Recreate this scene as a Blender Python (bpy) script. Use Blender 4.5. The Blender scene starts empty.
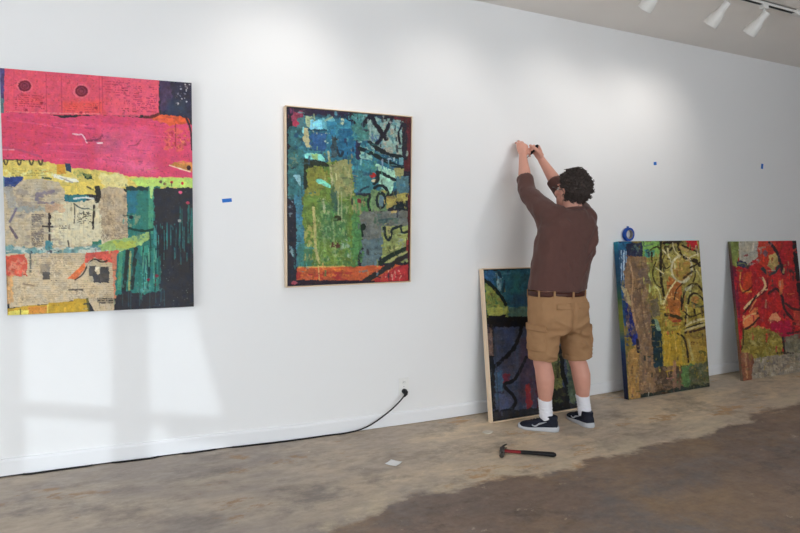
import bpy, math, random
import numpy as np
from mathutils import Vector, Matrix
random.seed(7)
C = bpy.context.scene.collection
V = lambda *a: np.array(a, float)
nz = lambda a: np.asarray(a, float) / np.linalg.norm(a)

# ------------------------------------------------------------------ helpers
def lin(c):
    c = np.asarray(c, float) / 255.0
    return np.where(c <= 0.04045, c / 12.92, ((c + 0.055) / 1.055) ** 2.4)

def tag(o, label, cat, group=None):
    o['label'] = label; o['category'] = cat
    if group: o['group'] = group
    return o

def root(name, label, cat, loc, group=None):
    o = bpy.data.objects.new(name, None); C.objects.link(o)
    o.location = loc; o.empty_display_size = 0.05
    return tag(o, label, cat, group)

def base_of(parent):
    p = parent
    while p is not None and p.parent is not None: p = p.parent
    return np.array(p.location) if p is not None else np.zeros(3)

def link(name, me, mat, parent=None, smooth=True, loc=None):
    """vertices come in world coordinates"""
    o = bpy.data.objects.new(name, me); C.objects.link(o)
    off = base_of(parent) if parent is not None else (np.zeros(3) if loc is None else np.array(loc, float))
    n = len(me.vertices); co = np.empty(n * 3); me.vertices.foreach_get('co', co)
    co = (co.reshape(-1, 3) - off).ravel(); me.vertices.foreach_set('co', co)
    if parent is None: o.location = off
    else: o.parent = parent
    for m in (mat if isinstance(mat, (list, tuple)) else [mat]): me.materials.append(m)
    me.polygons.foreach_set('use_smooth', [smooth] * len(me.polygons))
    me.update()
    return o

class MB:
    def __init__(s): s.v = []; s.f = []; s.m = []
    def add(s, vs, fs, mi=0):
        k = len(s.v); s.v += [tuple(map(float, p)) for p in vs]
        s.f += [tuple(i + k for i in f) for f in fs]; s.m += [mi] * len(fs)
        return s
    def box(s, c, size, ax=None, mi=0):
        c = np.array(c, float); A = np.eye(3) if ax is None else np.array(ax, float)
        h = np.array(size, float) / 2
        vs = [c + A[0] * h[0] * i + A[1] * h[1] * j + A[2] * h[2] * k for k in (-1, 1) for j in (-1, 1) for i in (-1, 1)]
        return s.add(vs, [(0, 2, 3, 1), (4, 5, 7, 6), (0, 1, 5, 4), (2, 6, 7, 3), (0, 4, 6, 2), (1, 3, 7, 5)], mi)
    def rings(s, rings, cap=True, mi=0):
        n = len(rings[0]); vs = [p for r in rings for p in r]; fs = []
        for i in range(len(rings) - 1):
            for j in range(n):
                a, b = i * n + j, i * n + (j + 1) % n
                fs.append((a, b, b + n, a + n))
        if cap:
            fs.append(tuple(range(n - 1, -1, -1))); k = (len(rings) - 1) * n
            fs.append(tuple(range(k, k + n)))
        return s.add(vs, fs, mi)
    def tube(s, pts, rad, seg=16, up=None, flat=1.0, cap=True, mi=0, roundcap=False):
        """rad: number, list, or list of (ru, rv)"""
        pts = [np.array(p, float) for p in pts]; n = len(pts)
        if not isinstance(rad, (list, tuple)): rad = [rad] * n
        rad = [(r, r * flat) if not isinstance(r, (list, tuple)) else r for r in rad]
        tang = [nz(pts[min(i + 1, n - 1)] - pts[max(i - 1, 0)]) for i in range(n)]
        u = np.array(up, float) if up is not None else (V(0, 0, 1) if abs(tang[0][2]) < .9 else V(1, 0, 0))
        rs = []
        for i in range(n):
            t = tang[i]; u = nz(u - t * (u @ t)); w = np.cross(t, u)
            rs.append([pts[i] + u * math.cos(a) * rad[i][0] + w * math.sin(a) * rad[i][1] for a in np.linspace(0, 2 * math.pi, seg, endpoint=False)])
        if roundcap:
            def capr(i, sg):
                t = tang[i] * sg; out = []
                for k in (0.35, 0.7, 0.92):
                    c = pts[i]; r = math.sqrt(max(1 - k * k, 0))
                    out.append([c + (p - c) * r + t * min(rad[i]) * k for p in rs_base[i]])
                return out
            rs_base = rs[:]
            rs = capr(0, -1)[::-1] + rs + capr(n - 1, 1)
        return s.rings(rs, cap, mi)
    def ell(s, c, r, ax=None, nu=24, nv=14, mi=0):
        c = np.array(c, float); A = np.eye(3) if ax is None else np.array(ax, float)
        rs = []
        for i in range(nv):
            th = math.pi * (i + .5) / nv
            rs.append([c + A[0] * r[0] * math.sin(th) * math.cos(a) + A[1] * r[1] * math.sin(th) * math.sin(a) - A[2] * r[2] * math.cos(th) for a in np.linspace(0, 2 * math.pi, nu, endpoint=False)])
        return s.rings(rs, True, mi)
    def mesh(s, name='m'):
        me = bpy.data.meshes.new(name); me.from_pydata(s.v, [], s.f); me.update()
        if any(s.m): me.polygons.foreach_set('material_index', s.m)
        return me
    def build(s, name, mat, parent=None, smooth=False, loc=None, bevel=0, seg=2):
        o = link(name, s.mesh(name), mat, parent, smooth, loc)
        if bevel:
            b = o.modifiers.new('b', 'BEVEL'); b.width = bevel; b.segments = seg; b.limit_method = 'ANGLE'
            b.angle_limit = math.radians(40)
        return o

def remesh(mb, voxel, smooth_it=6, fac=.5):
    """union of overlapping closed shells -> one continuous mesh"""
    me = mb.mesh('tmp'); o = bpy.data.objects.new('tmp', me); C.objects.link(o)
    r = o.modifiers.new('r', 'REMESH'); r.mode = 'VOXEL'; r.voxel_size = voxel; r.use_smooth_shade = True
    if smooth_it:
        m = o.modifiers.new('s', 'SMOOTH'); m.iterations = smooth_it; m.factor = fac
    dg = bpy.context.evaluated_depsgraph_get(); dg.update()
    out = bpy.data.meshes.new_from_object(o.evaluated_get(dg))
    bpy.data.objects.remove(o); bpy.data.meshes.remove(me)
    return out

def mesh_np(me):
    n = len(me.vertices); co = np.empty(n * 3); no = np.empty(n * 3)
    me.vertices.foreach_get('co', co)
    me.vertex_normals.foreach_get('vector', no)
    return co.reshape(-1, 3), no.reshape(-1, 3)

_tab = np.random.RandomState(5).rand(64, 64, 64)
def vnoise(p):
    p = np.asarray(p, float); i = np.floor(p).astype(int); f = p - i; f = f * f * (3 - 2 * f)
    g = lambda a, b, c: _tab[(i[..., 0] + a) & 63, (i[..., 1] + b) & 63, (i[..., 2] + c) & 63]
    x, y, z = f[..., 0], f[..., 1], f[..., 2]
    L = lambda a, b, t: a + (b - a) * t
    return L(L(L(g(0,0,0), g(1,0,0), x), L(g(0,1,0), g(1,1,0), x), y), L(L(g(0,0,1), g(1,0,1), x), L(g(0,1,1), g(1,1,1), x), y), z)
def fbm3(p, o=3):
    s = 0; a = .5; t = 0
    for k in range(o): s = s + a * vnoise(np.asarray(p) * 2 ** k + 7.3 * k); t += a; a *= .5
    return s / t

# ------------------------------------------------------------------ materials
def mat(name, col, rough=.6, spec=.3, metal=0, noise=0, scale=30, bump=0, bscale=200, emit=None, sheen=0):
    m = bpy.data.materials.new(name); m.use_nodes = True; nt = m.node_tree; b = nt.nodes['Principled BSDF']
    c = list(lin(col)) + [1]
    b.inputs['Base Color'].default_value = c; b.inputs['Roughness'].default_value = rough
    b.inputs['Specular IOR Level'].default_value = spec; b.inputs['Metallic'].default_value = metal
    if sheen: b.inputs['Sheen Weight'].default_value = sheen
    tc = nt.nodes.new('ShaderNodeTexCoord')
    if noise:
        n = nt.nodes.new('ShaderNodeTexNoise'); n.inputs['Scale'].default_value = scale; n.inputs['Detail'].default_value = 4
        nt.links.new(tc.outputs['Object'], n.inputs['Vector'])
        mx = nt.nodes.new('ShaderNodeMix'); mx.data_type = 'RGBA'
        mx.inputs[6].default_value = [x * (1 - noise) for x in c[:3]] + [1]
        mx.inputs[7].default_value = [min(x * (1 + noise), 1) for x in c[:3]] + [1]
        nt.links.new(n.outputs['Fac'], mx.inputs[0]); nt.links.new(mx.outputs[2], b.inputs['Base Color'])
    if bump:
        n2 = nt.nodes.new('ShaderNodeTexNoise'); n2.inputs['Scale'].default_value = bscale
        nt.links.new(tc.outputs['Object'], n2.inputs['Vector'])
        bp = nt.nodes.new('ShaderNodeBump'); bp.inputs['Strength'].default_value = bump; bp.inputs['Distance'].default_value = .002
        nt.links.new(n2.outputs['Fac'], bp.inputs['Height']); nt.links.new(bp.outputs['Normal'], b.inputs['Normal'])
    if emit:
        b.inputs['Emission Color'].default_value = c; b.inputs['Emission Strength'].default_value = emit
    return m

M = dict(
    wall=mat('wall_paint', (237, 237, 238), .75, .2, noise=.012, scale=2, bump=.08, bscale=90),
    trim=mat('trim_paint', (236, 237, 240), .6, .22),
    ceiling=mat('ceiling_paint', (240, 236, 231), .85, .15, noise=.03, scale=3, bump=.1, bscale=60),
    wood=mat('pale_maple', (232, 208, 180), .5, .3, noise=.08, scale=18),
    black=mat('black_gap', (18, 16, 16), .7, .2),
    cable=mat('black_rubber', (14, 14, 17), .5, .35),
    plastic=mat('white_plastic', (236, 236, 234), .35, .4),
    dark_slot=mat('slot_dark', (30, 30, 30), .6, .2),
    tape=mat('blue_tape', (40, 112, 200), .6, .25, noise=.06, scale=60),
    tapecore=mat('tape_side', (34, 78, 170), .6, .25, noise=.12, scale=120),
    card=mat('card_core', (150, 145, 140), .8, .1),
    paper=mat('white_paper', (235, 235, 235), .8, .2),
    plaster=mat('plaster_chip', (205, 198, 186), .9, .1, noise=.1, scale=80),
    white_metal=mat('white_enamel', (226, 224, 220), .35, .4),
    black_metal=mat('black_metal', (26, 25, 25), .45, .4),
    steel=mat('worn_steel', (96, 92, 88), .38, .5, metal=.85, noise=.25, scale=60),
    red=mat('red_enamel', (128, 20, 28), .4, .4, noise=.1, scale=50),
    grip=mat('black_grip', (22, 20, 22), .6, .3),
    skin=mat('skin', (208, 152, 134), .5, .35, noise=.07, scale=30, bump=.1, bscale=250),
    hair=mat('dark_curly_hair', (58, 48, 44), .6, .35, noise=.5, scale=120, bump=.8, bscale=160),
    shirt=mat('brown_cotton', (94, 66, 61), .9, .12, noise=.08, scale=40, bump=.25, bscale=700, sheen=.15),
    shorts=mat('khaki_twill', (163, 126, 92), .9, .12, noise=.09, scale=25, bump=.25, bscale=600),
    belt=mat('brown_leather', (70, 34, 26), .5, .35),
    sock=mat('white_sock', (232, 232, 240), .9, .1, bump=.3, bscale=300),
    shoe=mat('navy_mesh', (28, 31, 44), .7, .25, noise=.25, scale=90, bump=.3, bscale=400),
    sole=mat('grey_rubber', (188, 190, 196), .6, .25),
    mark=mat('pale_mark', (190, 195, 205), .4, .4),
    lens=mat('glasses_black', (16, 15, 16), .3, .5),
    eye=mat('eye_white', (225, 222, 218), .2, .5),
    iris=mat('iris', (50, 36, 28), .2, .5),
    bulb=mat('lamp_glow', (255, 246, 232), .4, .3, emit=5),
    window_frame=mat('window_frame', (120, 120, 120), .4, .4),
)
def glass_mat():
    m = bpy.data.materials.new('window_glass'); m.use_nodes = True; nt = m.node_tree; nt.nodes.clear()
    o = nt.nodes.new('ShaderNodeOutputMaterial'); t = nt.nodes.new('ShaderNodeBsdfTransparent'); g = nt.nodes.new('ShaderNodeBsdfGlossy')
    g.inputs['Roughness'].default_value = .02; t.inputs['Color'].default_value = (.95, .97, .97, 1)
    mx = nt.nodes.new('ShaderNodeMixShader'); mx.inputs[0].default_value = .06
    nt.links.new(t.outputs[0], mx.inputs[1]); nt.links.new(g.outputs[0], mx.inputs[2]); nt.links.new(mx.outputs[0], o.inputs['Surface'])
    return m
M['glass'] = glass_mat()
def paint_mat():
    m = bpy.data.materials.new('painted_canvas'); m.use_nodes = True; nt = m.node_tree; b = nt.nodes['Principled BSDF']
    a = nt.nodes.new('ShaderNodeVertexColor'); a.layer_name = 'paint'
    nt.links.new(a.outputs['Color'], b.inputs['Base Color'])
    b.inputs['Roughness'].default_value = .5; b.inputs['Specular IOR Level'].default_value = .2
    tc = nt.nodes.new('ShaderNodeTexCoord'); n = nt.nodes.new('ShaderNodeTexNoise'); n.inputs['Scale'].default_value = 60; n.inputs['Detail'].default_value = 5
    bp = nt.nodes.new('ShaderNodeBump'); bp.inputs['Strength'].default_value = .25; bp.inputs['Distance'].default_value = .002
    nt.links.new(tc.outputs['Object'], n.inputs['Vector']); nt.links.new(n.outputs['Fac'], bp.inputs['Height']); nt.links.new(bp.outputs['Normal'], b.inputs['Normal'])
    return m
M['paint'] = paint_mat()

# ------------------------------------------------------------------ the room
KX = [-3.2, -.55, -.28, .64, 1.0, 1.84, 2.4, 3.38, 3.57, 4.4, 5.18, 7, 11]
KZ = [.055, .049, .044, .024, .012, .001, .0, .006, .008, .016, .026, .03, .03]
def fz(x):                                # the old slab dips a little along the wall
    d = .12
    return float(sum(np.interp(x + k * d, KX, KZ) for k in (-1, -.5, 0, .5, 1)) / 5)
XL, XR, YB, ZC = -2.6, 9.0, -6.6, 2.88

def floor_mat():
    m = bpy.data.materials.new('worn_concrete'); m.use_nodes = True; nt = m.node_tree; N = nt.nodes; Lk = nt.links.new
    b = N['Principled BSDF']
    tc = N.new('ShaderNodeTexCoord')
    def noise(scale, detail=6, rough=.6, sx=1, sy=1, off=0):
        mp = N.new('ShaderNodeMapping'); mp.inputs['Scale'].default_value = (sx, sy, 1); mp.inputs['Location'].default_value = (off, off, 0)
        Lk(tc.outputs['Object'], mp.inputs['Vector'])
        n = N.new('ShaderNodeTexNoise'); n.inputs['Scale'].default_value = scale; n.inputs['Detail'].default_value = detail; n.inputs['Roughness'].default_value = rough
        Lk(mp.outputs[0], n.inputs['Vector']); return n.outputs['Fac']
    def ramp(x, a, bb, c0=(0, 0, 0, 1), c1=(1, 1, 1, 1)):
        r = N.new('ShaderNodeValToRGB'); r.color_ramp.elements[0].position = a; r.color_ramp.elements[1].position = bb
        r.color_ramp.elements[0].color = c0; r.color_ramp.elements[1].color = c1; Lk(x, r.inputs[0]); return r.outputs['Color']
    def mix(f, a, bb):
        x = N.new('ShaderNodeMix'); x.data_type = 'RGBA'
        for s, v in ((0, f), (6, a), (7, bb)):
            if isinstance(v, (int, float)): x.inputs[s].default_value = v
            elif isinstance(v, tuple): x.inputs[s].default_value = list(lin(v)) + [1]
            else: Lk(v, x.inputs[s])
        return x.outputs[2]
    def math_(op, a, bb):
        x = N.new('ShaderNodeMath'); x.operation = op
        for s, v in ((0, a), (1, bb)):
            if isinstance(v, (int, float)): x.inputs[s].default_value = v
            else: Lk(v, x.inputs[s])
        return x.outputs[0]
    at = N.new('ShaderNodeAttribute'); at.attribute_name = 'zone'
    z = math_('ADD', at.outputs['Fac'], math_('MULTIPLY', math_('SUBTRACT', noise(3.2, 9, .7, .8, 1.2), .5), .5))
    inner = ramp(z, .47, .53)
    # screeded strip by the wall: tan with grey and ochre patches
    tan = mix(ramp(noise(1.3, 7, .7, .7, 1.6), .42, .6), (184, 169, 152), (160, 149, 141))
    tan = mix(ramp(noise(3.2, 10, .75, .8, 1.2, 3), .49, .64), tan, (134, 124, 117))
    tan = mix(ramp(noise(2.4, 10, .75, .7, 1.3, 9), .58, .63), tan, (160, 130, 100))
    tan = mix(ramp(noise(8, 10, .8, .8, 1.2, 5), .63, .70), tan, (224, 212, 192))
    # the stained, older concrete
    drk = mix(ramp(noise(1.1, 6, .6, .8, 1.4, 2), .35, .7), (134, 112, 97), (112, 96, 88))
    drk = mix(ramp(noise(3.4, 10, .75, .8, 1.2, 6), .53, .62), drk, (100, 84, 76))
    drk = mix(ramp(noise(6, 10, .78, .8, 1.2, 8), .62, .66), drk, (186, 170, 150))
    # pale feathered lip where the screed ends
    lip = math_('MULTIPLY', ramp(z, .46, .56), math_('SUBTRACT', 1.0, ramp(z, .58, .74)))
    lip = math_('MULTIPLY', lip, ramp(noise(2.6, 8, .75, 1, 1, 4), .47, .58))
    wm = N.new('ShaderNodeAttribute'); wm.attribute_name = 'warm'
    w = N.new('ShaderNodeMix'); w.data_type = 'RGBA'; w.blend_type = 'MULTIPLY'; Lk(wm.outputs['Fac'], w.inputs[0]); Lk(tan, w.inputs[6]); w.inputs[7].default_value = (1.55, 1.48, 1.3, 1); tan = w.outputs[2]
    drk = mix(ramp(noise(.9, 7, .7, 1, 1, 12), .46, .62), drk, (148, 122, 96))
    drk = mix(ramp(noise(1.6, 9, .75, 1, 1, 15), .5, .64), drk, (116, 108, 106))
    drk = mix(ramp(noise(9, 10, .8, .8, 1.2, 18), .64, .68), drk, (182, 168, 150))
    col = mix(inner, drk, tan)
    col = mix(lip, col, (206, 190, 164))
    fine = noise(38, 8, .75)
    col2 = mix(ramp(fine, .35, .7), col, (168, 157, 147)); col = mix(.22, col, col2)
    x = N.new('ShaderNodeMix'); x.data_type = 'RGBA'; x.blend_type = 'MULTIPLY'; x.inputs[0].default_value = 1
    Lk(col, x.inputs[6]); Lk(ramp(noise(14, 8, .7, .7, 1.4), .3, .7, (.78, .78, .78, 1), (1.1, 1.1, 1.1, 1)), x.inputs[7])
    Lk(x.outputs[2], b.inputs['Base Color'])
    b.inputs['Specular IOR Level'].default_value = .35
    rr = ramp(noise(5, 6, .6), .3, .7, (.42, .42, .42, 1), (.72, .72, .72, 1)); Lk(rr, b.inputs['Roughness'])
    bp = N.new('ShaderNodeBump'); bp.inputs['Strength'].default_value = .35; bp.inputs['Distance'].default_value = .004
    Lk(noise(22, 9, .7), bp.inputs['Height']); Lk(bp.outputs['Normal'], b.inputs['Normal'])
    return m

xs = sorted(set([round(v, 3) for v in list(np.linspace(XL - .1, -.9, 8)) + list(np.arange(-.9, 7.0, .04)) + list(np.linspace(7, XR + .1, 8))]))
ys = sorted(set([round(v, 3) for v in list(np.linspace(YB - .1, -2.4, 12)) + list(np.arange(-2.4, .03, .04)) + [.1]]))
vs = [(x, y, fz(x)) for y in ys for x in xs]; nx = len(xs)
fs = [(j * nx + i, j * nx + i + 1, (j + 1) * nx + i + 1, (j + 1) * nx + i) for j in range(len(ys) - 1) for i in range(nx - 1)]
mb = MB(); mb.v = vs; mb.f = fs; mb.m = [0] * len(fs)
fl = mb.build('floor', floor_mat(), smooth=True); fl['kind'] = 'structure'
EX = [-2.6, .3, .79, 1.24, 1.79, 2.2, 2.85, 4.02, 4.92, 6, 9]; EY = [-1.75, -1.5, -1.22, -1.0, -1.04, -1.02, -1.02, -.92, -.82, -.7, -.6]
wa = fl.data.attributes.new('warm', 'FLOAT', 'POINT'); wa.data.foreach_set('value', [float(np.clip((x - .7) / 1.2, 0, 1)) for x, y, _ in vs])
za = fl.data.attributes.new('zone', 'FLOAT', 'POINT')
za.data.foreach_set('value', [float(np.clip(.5 + (y - np.interp(x, EX, EY)) / .9, 0, 1)) for x, y, _ in vs])

def structure(o): o['kind'] = 'structure'; return o
T = .12
structure(MB().box(((XL + XR) / 2, T / 2, 1.45), (XR - XL + .4, T, 3.1)).build('wall_front', M['wall']))
structure(MB().box(((XL + XR) / 2, YB / 2, ZC + .06), (XR - XL + .4, -YB + .4, .12)).build('ceiling', M['ceiling']))
structure(MB().box((XR + T / 2, YB / 2, 1.45), (T, -YB, 3.1)).build('wall_right', M['wall']))
# left wall with the low display window the sun comes through
SUN = V(1, 1.2, -.222)
WY0, WY1, WZ0, WZ1 = -3.95, -1.9, .12, 1.72
b = MB()
b.box((XL - T / 2, (YB + WY0) / 2, 1.45), (T, WY0 - YB, 3.1)).box((XL - T / 2, WY1 / 2, 1.45), (T, -WY1, 3.1))
b.box((XL - T / 2, (WY0 + WY1) / 2, (WZ0 - .1) / 2), (T, WY1 - WY0, WZ0 + .1)).box((XL - T / 2, (WY0 + WY1) / 2, (WZ1 + 3.0) / 2), (T, WY1 - WY0, 3.0 - WZ1))
structure(b.build('wall_left', M['wall']))
w = MB(); xw = XL - .03
for y, wd in ((WY0 + .02, .05), (-3.23, .16), (-2.57, .08), (WY1 - .02, .05)): w.box((xw, y, (WZ0 + WZ1) / 2), (.05, wd, WZ1 - WZ0))
for z, h in ((WZ0 + .02, .05), (.872, .075), (WZ1 - .02, .05)): w.box((xw, (WY0 + WY1) / 2, z), (.045, WY1 - WY0, h))
w.box((xw, -3.66, .80), (.04, .4, .06))  # unseen short bar, added for the small dark stripe it casts
for x_ in (xw,): w.add([(x_ + d_, y_, z_) for d_ in (-.02, .02) for y_, z_ in ((-3.58, 1.72), (-3.95, .55), (-3.97, 1.72))], [(0, 1, 2), (5, 4, 3), (0, 3, 4, 1), (1, 4, 5, 2), (2, 5, 3, 0)])   # unseen corner plate, added to slant the edge of the sun patch
wf = structure(w.build('window_1', M['window_frame']))
MB().box((xw, (WY0 + WY1) / 2, (WZ0 + WZ1) / 2), (.006, WY1 - WY0, WZ1 - WZ0)).build('pane', M['glass'], wf)
# back wall: the shop front
BX0, BX1, BZ0, BZ1 = -2.3, 4.2, .45, 2.4
b = MB()
b.box(((XL + BX0) / 2, YB - T / 2, 1.45), (BX0 - XL, T, 3.1)).box(((BX1 + XR) / 2, YB - T / 2, 1.45), (XR - BX1, T, 3.1))
b.box(((BX0 + BX1) / 2, YB - T / 2, BZ0 / 2 - .05), (BX1 - BX0, T, BZ0 + .1)).box(((BX0 + BX1) / 2, YB - T / 2, (BZ1 + 3) / 2), (BX1 - BX0, T, 3 - BZ1))
structure(b.build('wall_back', M['wall']))
w = MB()
for x in np.linspace(BX0 + .03, BX1 - .03, 6): w.box((x, YB - .05, (BZ0 + BZ1) / 2), (.06, .06, BZ1 - BZ0))
for z in (BZ0 + .03, BZ1 - .03): w.box(((BX0 + BX1) / 2, YB - .05, z), (BX1 - BX0, .06, .06))
wf = structure(w.build('window_2', M['window_frame']))
MB().box(((BX0 + BX1) / 2, YB - .05, (BZ0 + BZ1) / 2), (BX1 - BX0, .006, BZ1 - BZ0)).build('pane', M['glass'], wf)

# unseen wall, added to keep the sun off the shop front
structure(MB().box((XL - .1, -11.2, 2.3), (.2, 9.0, 4.8)).build('wall_sun_block', M['window_frame']))
# baseboard follows the floor, a hair above it
bx = list(np.arange(XL, XR + .05, .15)); rings = []
for x in bx:
    z0 = fz(x) + .008; rings.append([(x, .005, z0), (x, -.014, z0), (x, -.014, z0 + .070), (x, -.009, z0 + .082), (x, .005, z0 + .085)])
structure(MB().rings(rings).build('baseboard_front', M['trim']))

# ------------------------------------------------------------------ paintings
class Art:
    """pigment laid on a canvas; drawing units are those of a sketch quad [TL, TR, BR, BL]"""
    def __init__(s, quad, nu, nv, gain, seed):
        s.nu, s.nv, s.gain = nu, nv, gain; s.rs = np.random.RandomState(seed); s.seed = seed
        src = [(0, 0), (1, 0), (1, 1), (0, 1)]; A = []; B = []
        for (u, v), (x, y) in zip(src, quad):
            A += [[u, v, 1, 0, 0, 0, -u * x, -v * x], [0, 0, 0, u, v, 1, -u * y, -v * y]]; B += [x, y]
        h = np.append(np.linalg.solve(np.array(A), np.array(B)), 1).reshape(3, 3); s.h = h
        u, v = np.meshgrid(np.linspace(0, 1, nu), np.linspace(0, 1, nv))
        w = h[2, 0] * u + h[2, 1] * v + 1
        s.x = (h[0, 0] * u + h[0, 1] * v + h[0, 2]) / w; s.y = (h[1, 0] * u + h[1, 1] * v + h[1, 2]) / w
        s.X, s.Y = s.x, s.y; s.full = s.c = np.zeros((nv, nu, 3)); s.k = 0
    def n(s, sc, sx=1, sy=1, o=3):
        s.k += 1
        return fbm3(np.stack([s.x / sc * sx, s.y / sc * sy, np.full_like(s.x, s.seed * 3.7 + s.k * 1.31)], -1), o)
    def clip(s, x0, y0, x1, y1):
        """work only on the part of the sheet a mark can reach"""
        m = (s.X > x0) & (s.X < x1) & (s.Y > y0) & (s.Y < y1); r = np.flatnonzero(m.any(1)); c = np.flatnonzero(m.any(0))
        if len(r) == 0: return False
        k = np.s_[r[0]:r[-1] + 1, c[0]:c[-1] + 1]; s.x, s.y, s.c = s.X[k], s.Y[k], s.full[k]; return True
    def put(s, m, col, a=1, var=.1, sx=1, sy=1, sc=4):
        col = np.array(col, float); t = s.n(sc, sx, sy) - .5
        t2 = s.rs.rand(*s.x.shape) - .5
        cc = col * (1 + var * (2.4 * t + .35 * t2))[..., None]
        m = (np.asarray(m, float) * a)[..., None]; s.c[...] = s.c * (1 - m) + cc * m
    def poly(s, pts, col, r=1.0, a=1, var=.1, sx=1, sy=1, sc=4, brk=0):
        px = [p[0] for p in pts]; py = [p[1] for p in pts]; g = 2 * r + .5
        if not s.clip(min(px) - g, min(py) - g, max(px) + g, max(py) + g): return
        soft = 0
        if r >= 2.5: soft, r = r * 1.6, 1.6
        X = s.x + (s.n(3, o=2) - .5) * 3 * r; Y = s.y + (s.n(3, o=2) - .5) * 3 * r
        m = np.zeros_like(X, bool); j = len(pts) - 1
        for i in range(len(pts)):
            (xi, yi), (xj, yj) = pts[i], pts[j]
            if yi != yj: m ^= ((yi > Y) != (yj > Y)) & (X < (xj - xi) * (Y - yi) / (yj - yi) + xi)
            j = i
        if brk: m = m & (s.n(3, sx, sy) > brk)
        if soft: m = m * np.clip(s.dist(list(pts) + [pts[0]]) / soft, 0, 1)
        s.put(m, col, a, var, sx, sy, sc)
    def rect(s, x0, y0, x1, y1, col, **k): s.poly([(x0, y0), (x1, y0), (x1, y1), (x0, y1)], col, **k)
    def dist(s, pts):
        d = np.full_like(s.x, 1e9)
        for (ax, ay), (bx, by) in zip(pts[:-1], pts[1:]):
            vx, vy = bx - ax, by - ay; L = vx * vx + vy * vy + 1e-9
            t = np.clip(((s.x - ax) * vx + (s.y - ay) * vy) / L, 0, 1)
            d = np.minimum(d, np.hypot(s.x - ax - t * vx, s.y - ay - t * vy))
        return d
    def line(s, pts, w, col, a=1, var=.12, r=.5, smooth=True, brk=0):
        px = [p[0] for p in pts]; py = [p[1] for p in pts]
        if not s.clip(min(px) - w - .5, min(py) - w - .5, max(px) + w + .5, max(py) + w + .5): return
        if smooth and len(pts) > 2:
            for _ in range(2):
                q = [pts[0]]
                for p0, p1 in zip(pts[:-1], pts[1:]): q += [(p0[0]*.75+p1[0]*.25, p0[1]*.75+p1[1]*.25), (p0[0]*.25+p1[0]*.75, p0[1]*.25+p1[1]*.75)]
                pts = q + [pts[-1]]
        m = np.clip((w / 2 * (1 + (s.n(3, o=2) - .5) * 2 * r) - s.dist(pts)) / .35 + .5, 0, 1)
        if brk: m = m * (s.n(2.5) > brk)
        s.put(m, col, a, var)
    def ell(s, cx, cy, rx, ry, col, a=1, ring=None, r=.25, var=.12):
        if not s.clip(cx - 1.4 * rx, cy - 1.4 * ry, cx + 1.4 * rx, cy + 1.4 * ry): return
        d = np.hypot((s.x - cx) / rx, (s.y - cy) / ry) * (1 + (s.n(3, o=2) - .5) * r)
        m = d < 1
        if ring: m &= d > 1 - ring
        s.put(m, col, a, var)
    def box_(s, x0, y0, x1, y1): return (s.x > x0) & (s.x < x1) & (s.y > y0) & (s.y < y1)
    def text(s, x0, y0, x1, y1, col, sp=2.2, a=.6, slope=0, thr=.45, sx=2.5):
        if not s.clip(x0, y0, x1, y1): return
        yy = s.y - slope * (s.x - x0); row = np.floor(yy / sp)
        m = s.box_(x0, y0, x1, y1) & ((yy / sp - row) < .55)
        g = vnoise(np.stack([s.x / 1.1 * sx / 2.5, row * 5.17, np.full_like(s.x, s.seed + s.k)], -1)) > thr; s.k += 1
        g2 = vnoise(np.stack([s.x / 9, row * .21, np.full_like(s.x, s.seed + s.k + 9.)], -1)) > .3
        s.put(m & g & g2, col, a, .1)
    def dots(s, n, x0, y0, x1, y1, col, r0=.3, r1=.9, a=.9):
        if not s.clip(x0 - 1, y0 - 1, x1 + 1, y1 + 1): return
        m = np.zeros_like(s.x, bool)
        for _ in range(n):
            cx, cy, r = s.rs.uniform(x0, x1), s.rs.uniform(y0, y1), s.rs.uniform(r0, r1)
            m |= np.hypot(s.x - cx, s.y - cy) < r
        s.put(m, col, a, .15)
    def drip(s, n, x0, x1, y0, y1, l0, l1, col, w=.7, a=.85):
        for _ in range(n):
            x = s.rs.uniform(x0, x1); y = s.rs.uniform(y0, y1); L = s.rs.uniform(l0, l1)
            s.line([(x, y), (x + s.rs.uniform(-.5, .5), y + L)], w * s.rs.uniform(.6, 1.3), col, a, smooth=False)
    def mott(s, x0, y0, x1, y1, col, thr=.6, sc=3, sx=1, sy=1, a=.7):
        """torn, scraped patches with soft ragged limits"""
        if not s.clip(x0, y0, x1, y1): return
        e = np.minimum(np.minimum(s.x - x0, x1 - s.x), np.minimum(s.y - y0, y1 - s.y))
        s.put((e > 0) * np.clip((s.n(sc, sx, sy, 4) - thr - .12 * np.clip(1 - e / 2.5, 0, 1)) / .05, 0, 1), col, a, .12)
    def finish(s, warp=1.3, grain=.16, sat=1.0, dark=1.0):
        """dragged edges, scraped grain and a skin of dry-brush over the whole sheet"""
        s.x, s.y, s.c = s.X, s.Y, s.full; kx = (s.nu - 1) / (s.X.max() - s.X.min()); ky = (s.nv - 1) / (s.Y.max() - s.Y.min())
        jj, ii = np.meshgrid(np.arange(s.nu), np.arange(s.nv))
        dx = warp * 2 * ((s.n(1.6, o=2) - .5) + .8 * (s.n(5, o=2) - .5)); dy = warp * 2 * ((s.n(1.6, o=2) - .5) + .8 * (s.n(5, o=2) - .5))
        c = s.full[np.clip((ii + dy * ky).round().astype(int), 0, s.nv - 1), np.clip((jj + dx * kx).round().astype(int), 0, s.nu - 1)]
        lum = 1 + grain * (2.2 * (s.n(1.3, o=3) - .5) + 1.6 * (s.n(6, o=3) - .5) + 1.4 * (s.n(1.2, .35, 1.6, 2) - .5) + 1.2 * (s.n(1.2, 1.6, .35, 2) - .5))
        c = c * lum[..., None]
        g = c @ V(.3, .59, .11); c = g[..., None] + (c - g[..., None]) * sat
        hue = (s.n(4, o=3) - .5)[..., None] * V(18, 4, -18); c = (c + hue) * dark
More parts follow.
